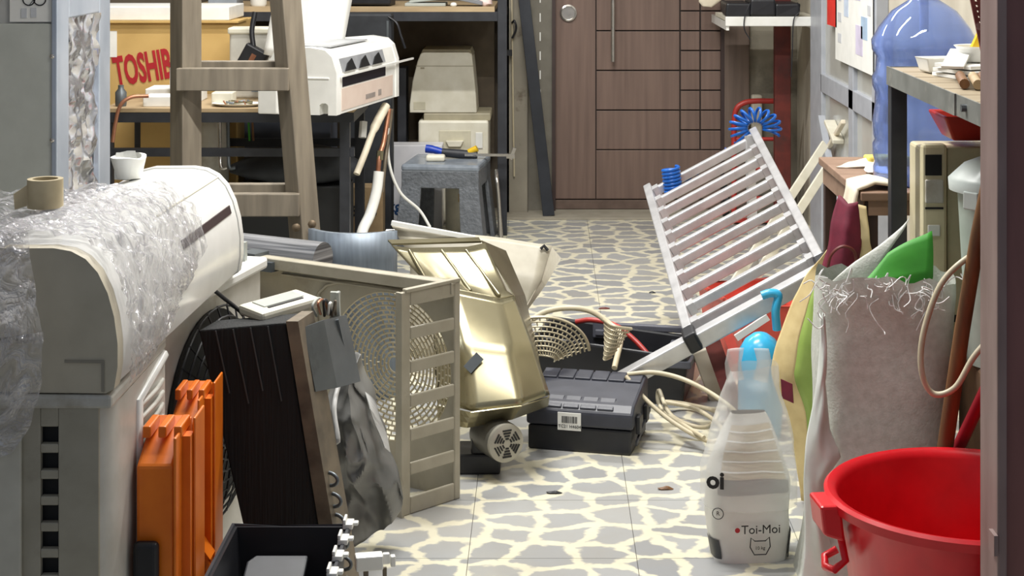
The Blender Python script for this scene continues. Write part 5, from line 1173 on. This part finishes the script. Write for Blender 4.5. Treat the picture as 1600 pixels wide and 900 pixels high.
single('grey_machine_side', MB().box(-.745, -.70, 8.45, 8.6, 0, .78), blackmetal, 'dark upright panel left of the cream machines', 'panel', bevel=.004)
# cartons under rack
wc8 = thing('carton', 'white carton marked 8kg beside the grey stool', 'carton', (-.675, 8.32, 0), .0)
build('box', MB().box(-.125, .17, -.07, .06, 0, .415), M('white_carton', (222, 222, 226), (212, 212, 218), .6), wc8, bevel=.004)
build('weight_print', text_mb('8kg', .075, Matrix.Translation((-.085, -.0715, .11)) @ FACE, .0006, .002), blueink, wc8)
build('small_print', MB().box(-.02, .09, -.0715, -.07, .32, .325).box(-.02, .06, -.0715, -.07, .305, .31), gry, wc8)
b25 = thing('carton', 'brown carton marked 25 LB under the end of the bench', 'carton', (-.855, 7.79, 0), 0)
build('box', MB().box(-.09, .1, -.0, .12, 0, .28), card2, b25, bevel=.003)
build('weight_print', text_mb('25 LB', .066, Matrix.Translation((-.005, -.002, .165)) @ FACE, .0006, .002), blackink, b25)
# stool
sto = thing('plastic_stool', 'grey wicker-pattern plastic stool at the back beside the carton', 'stool', (-.465, 7.96, 0), -.12)
SH, SW = .385, .175; SB = .215
for sx in (-1, 1):
    for sy in (-1, 1):
        a_ = [(sx*SB, sy*SB), (sx*(SB-.11), sy*SB), (sx*(SB-.11), sy*(SB-.02)), (sx*(SB-.02), sy*(SB-.02)), (sx*(SB-.02), sy*(SB-.11)), (sx*SB, sy*(SB-.11))]
        b_ = [(x*SW/SB, y*SW/SB) for x, y in a_]
        k = len(a_)
        build('leg', MB().add([Vector((x, y, 0)) for x, y in a_]+[Vector((x, y, SH-.03)) for x, y in b_], [tuple(range(k)), tuple(range(2*k-1, k-1, -1))]+[(i, (i+1) % k, (i+1) % k+k, i+k) for i in range(k)]), stoolmat, sto, bevel=.003)
build('seat', MB().box(-SW-.01, SW+.01, -SW-.01, SW+.01, SH-.035, SH), M('stool_top', (134, 142, 152), (116, 124, 134), .25, scale=30), sto, bevel=.012)
build('skirt', MB().box(-SW-.008, SW+.008, -SW-.008, -SW+.008, SH-.11, SH-.03).box(-SW-.008, SW+.008, SW-.008, SW+.008, SH-.11, SH-.03).box(-SW-.008, -SW+.008, -SW, SW, SH-.11, SH-.03).box(SW-.008, SW+.008, -SW, SW, SH-.11, SH-.03), stoolmat, sto, bevel=.003)
dr = thing('power_tool', 'blue and black hand tool lying on the grey stool', 'tool', (-.44, 8.0, SH), -.12)
build('grip', MB().tube(catmull([(-.13, 0, .045), (-.09, 0, .04), (-.04, 0, .025)], 4), [.02]*4+[.018]*5, 10), navy, dr, smooth=60)
build('body', MB().tube([(-.05, 0, .028), (.03, 0, .022), (.12, 0, .018)], [.02, .022, .018], 10), blackmetal, dr, smooth=60)
build('cap', MB().tube([(.08, 0, .03), (.12, 0, .05)], .016, 10), yellow, dr, smooth=60)
single('soap_block', MB().box(-.56, -.47, 7.88, 7.94, SH, SH+.03), cream, 'cream soap block on the front of the grey stool', 'block', bevel=.01)
cl = thing('bar_clamp', 'silver bar clamp sticking out from the grey stool top', 'clamp', (-.28, 7.98, SH))
build('bar', MB().bar((-.1, 0, .02), (.13, -.01, .02), .018, .012), handle_m, cl)
build('jaw', MB().bar((.12, -.01, .0), (.14, -.01, .055), .016, .012, (0, 1, 0)).bar((.1, -.01, .015), (.14, -.01, .015), .02, .02), handle_m, cl)
jg = thing('plastic_jug', 'cream plastic jug with orange label seen through the stool', 'jug', (-.42, 8.22, 0))
build('body', MB().lathe([(.06, 0), (.066, .012), (.068, .2), (.055, .24), (.03, .26), (.028, .28)], 28), M('jug_cream', (228, 222, 200), None, .4), jg, smooth=40)
build('label', MB().box(.0, .045, -.07, -.06, .15, .19), card, jg)
single('stool_frame', MB().tube(catmull([(-.205, 7.90, 0), (-.215, 7.91, .2), (-.225, 7.92, .3), (-.228, 8.03, .3), (-.205, 8.03, 0)], 6), .009, 8), handle_m, 'chrome bent tube standing right of the grey stool', 'frame', smooth=60)
# leaning black pole, cable on the pier
single('steel_pole', MB().bar(P(857, 335, 8.56)*1 if False else Vector((.025, 8.56, .012)), Vector((-.123, 8.62, 1.30)), .06, .034, (0, 1, 0)), M('pole_black', (26, 30, 38), (36, 40, 48), .5), 'black steel pole leaning left of the door', 'pole', bevel=.002)
single('pier_cable', MB().tube(catmull([(-.17, 8.65, 1.4), (-.165, 8.65, .9), (-.16, 8.65, .5), (-.155, 8.65, .2)], 6), .005, 6), cablem, 'pale cable running down the plaster pier by the door', 'cable', smooth=60)
hk = thing('wall_hook', 'black cable hook on the plaster pier', 'hook', (-.165, 8.64, .95))
build('hook', MB().tube(catmull([(0, 0, .05), (.012, -.02, .06), (.02, -.02, .02), (0, -.01, -.03)], 6), .006, 6), black, hk, smooth=60)
build('block', MB().box(-.03, .0, -.03, .0, -.12, -.09), black, hk)
dsh = MB()
for k in range(9): dsh.box(-.003, .003, -.002, 0, .1*k, .1*k+.045)
single('paint_dash_strip', dsh.xf(Matrix.Translation((-.02, 8.72, .6))), paper, 'row of white dashes up the grey jamb left of the door', 'marking')
# floor litter
for i, (px, py, m_, lb_) in enumerate(((1019, 458, black, 'tiny black chip on the tiles left of the ladder'), (944, 483, rust, 'small reddish leaf scrap on the tiles beyond the red hose'), (866, 771, black, 'thin dark sliver on the tiles before the motor'), (1040, 765, stickwood, 'tiny brown crumb on the tiles left of the litter bag'))):
    y_ = F_PX*CAM_H/(py-VY); p = P(px, py, y_)
    single('floor_scrap', wiggle(MB().lathe([(.012, 0), (.014, .003), (.006, .007), (.001, .008)], 9, Matrix.Translation((p.x, p.y, 0)) @ Matrix.Scale(1.6 if i else 1, 4, (1, 0, 0)) @ Matrix.Scale(.5, 4, (0, 1, 0))), .003, 60, i), m_, lb_, 'scrap', group='scraps on the floor')
sn = MB()
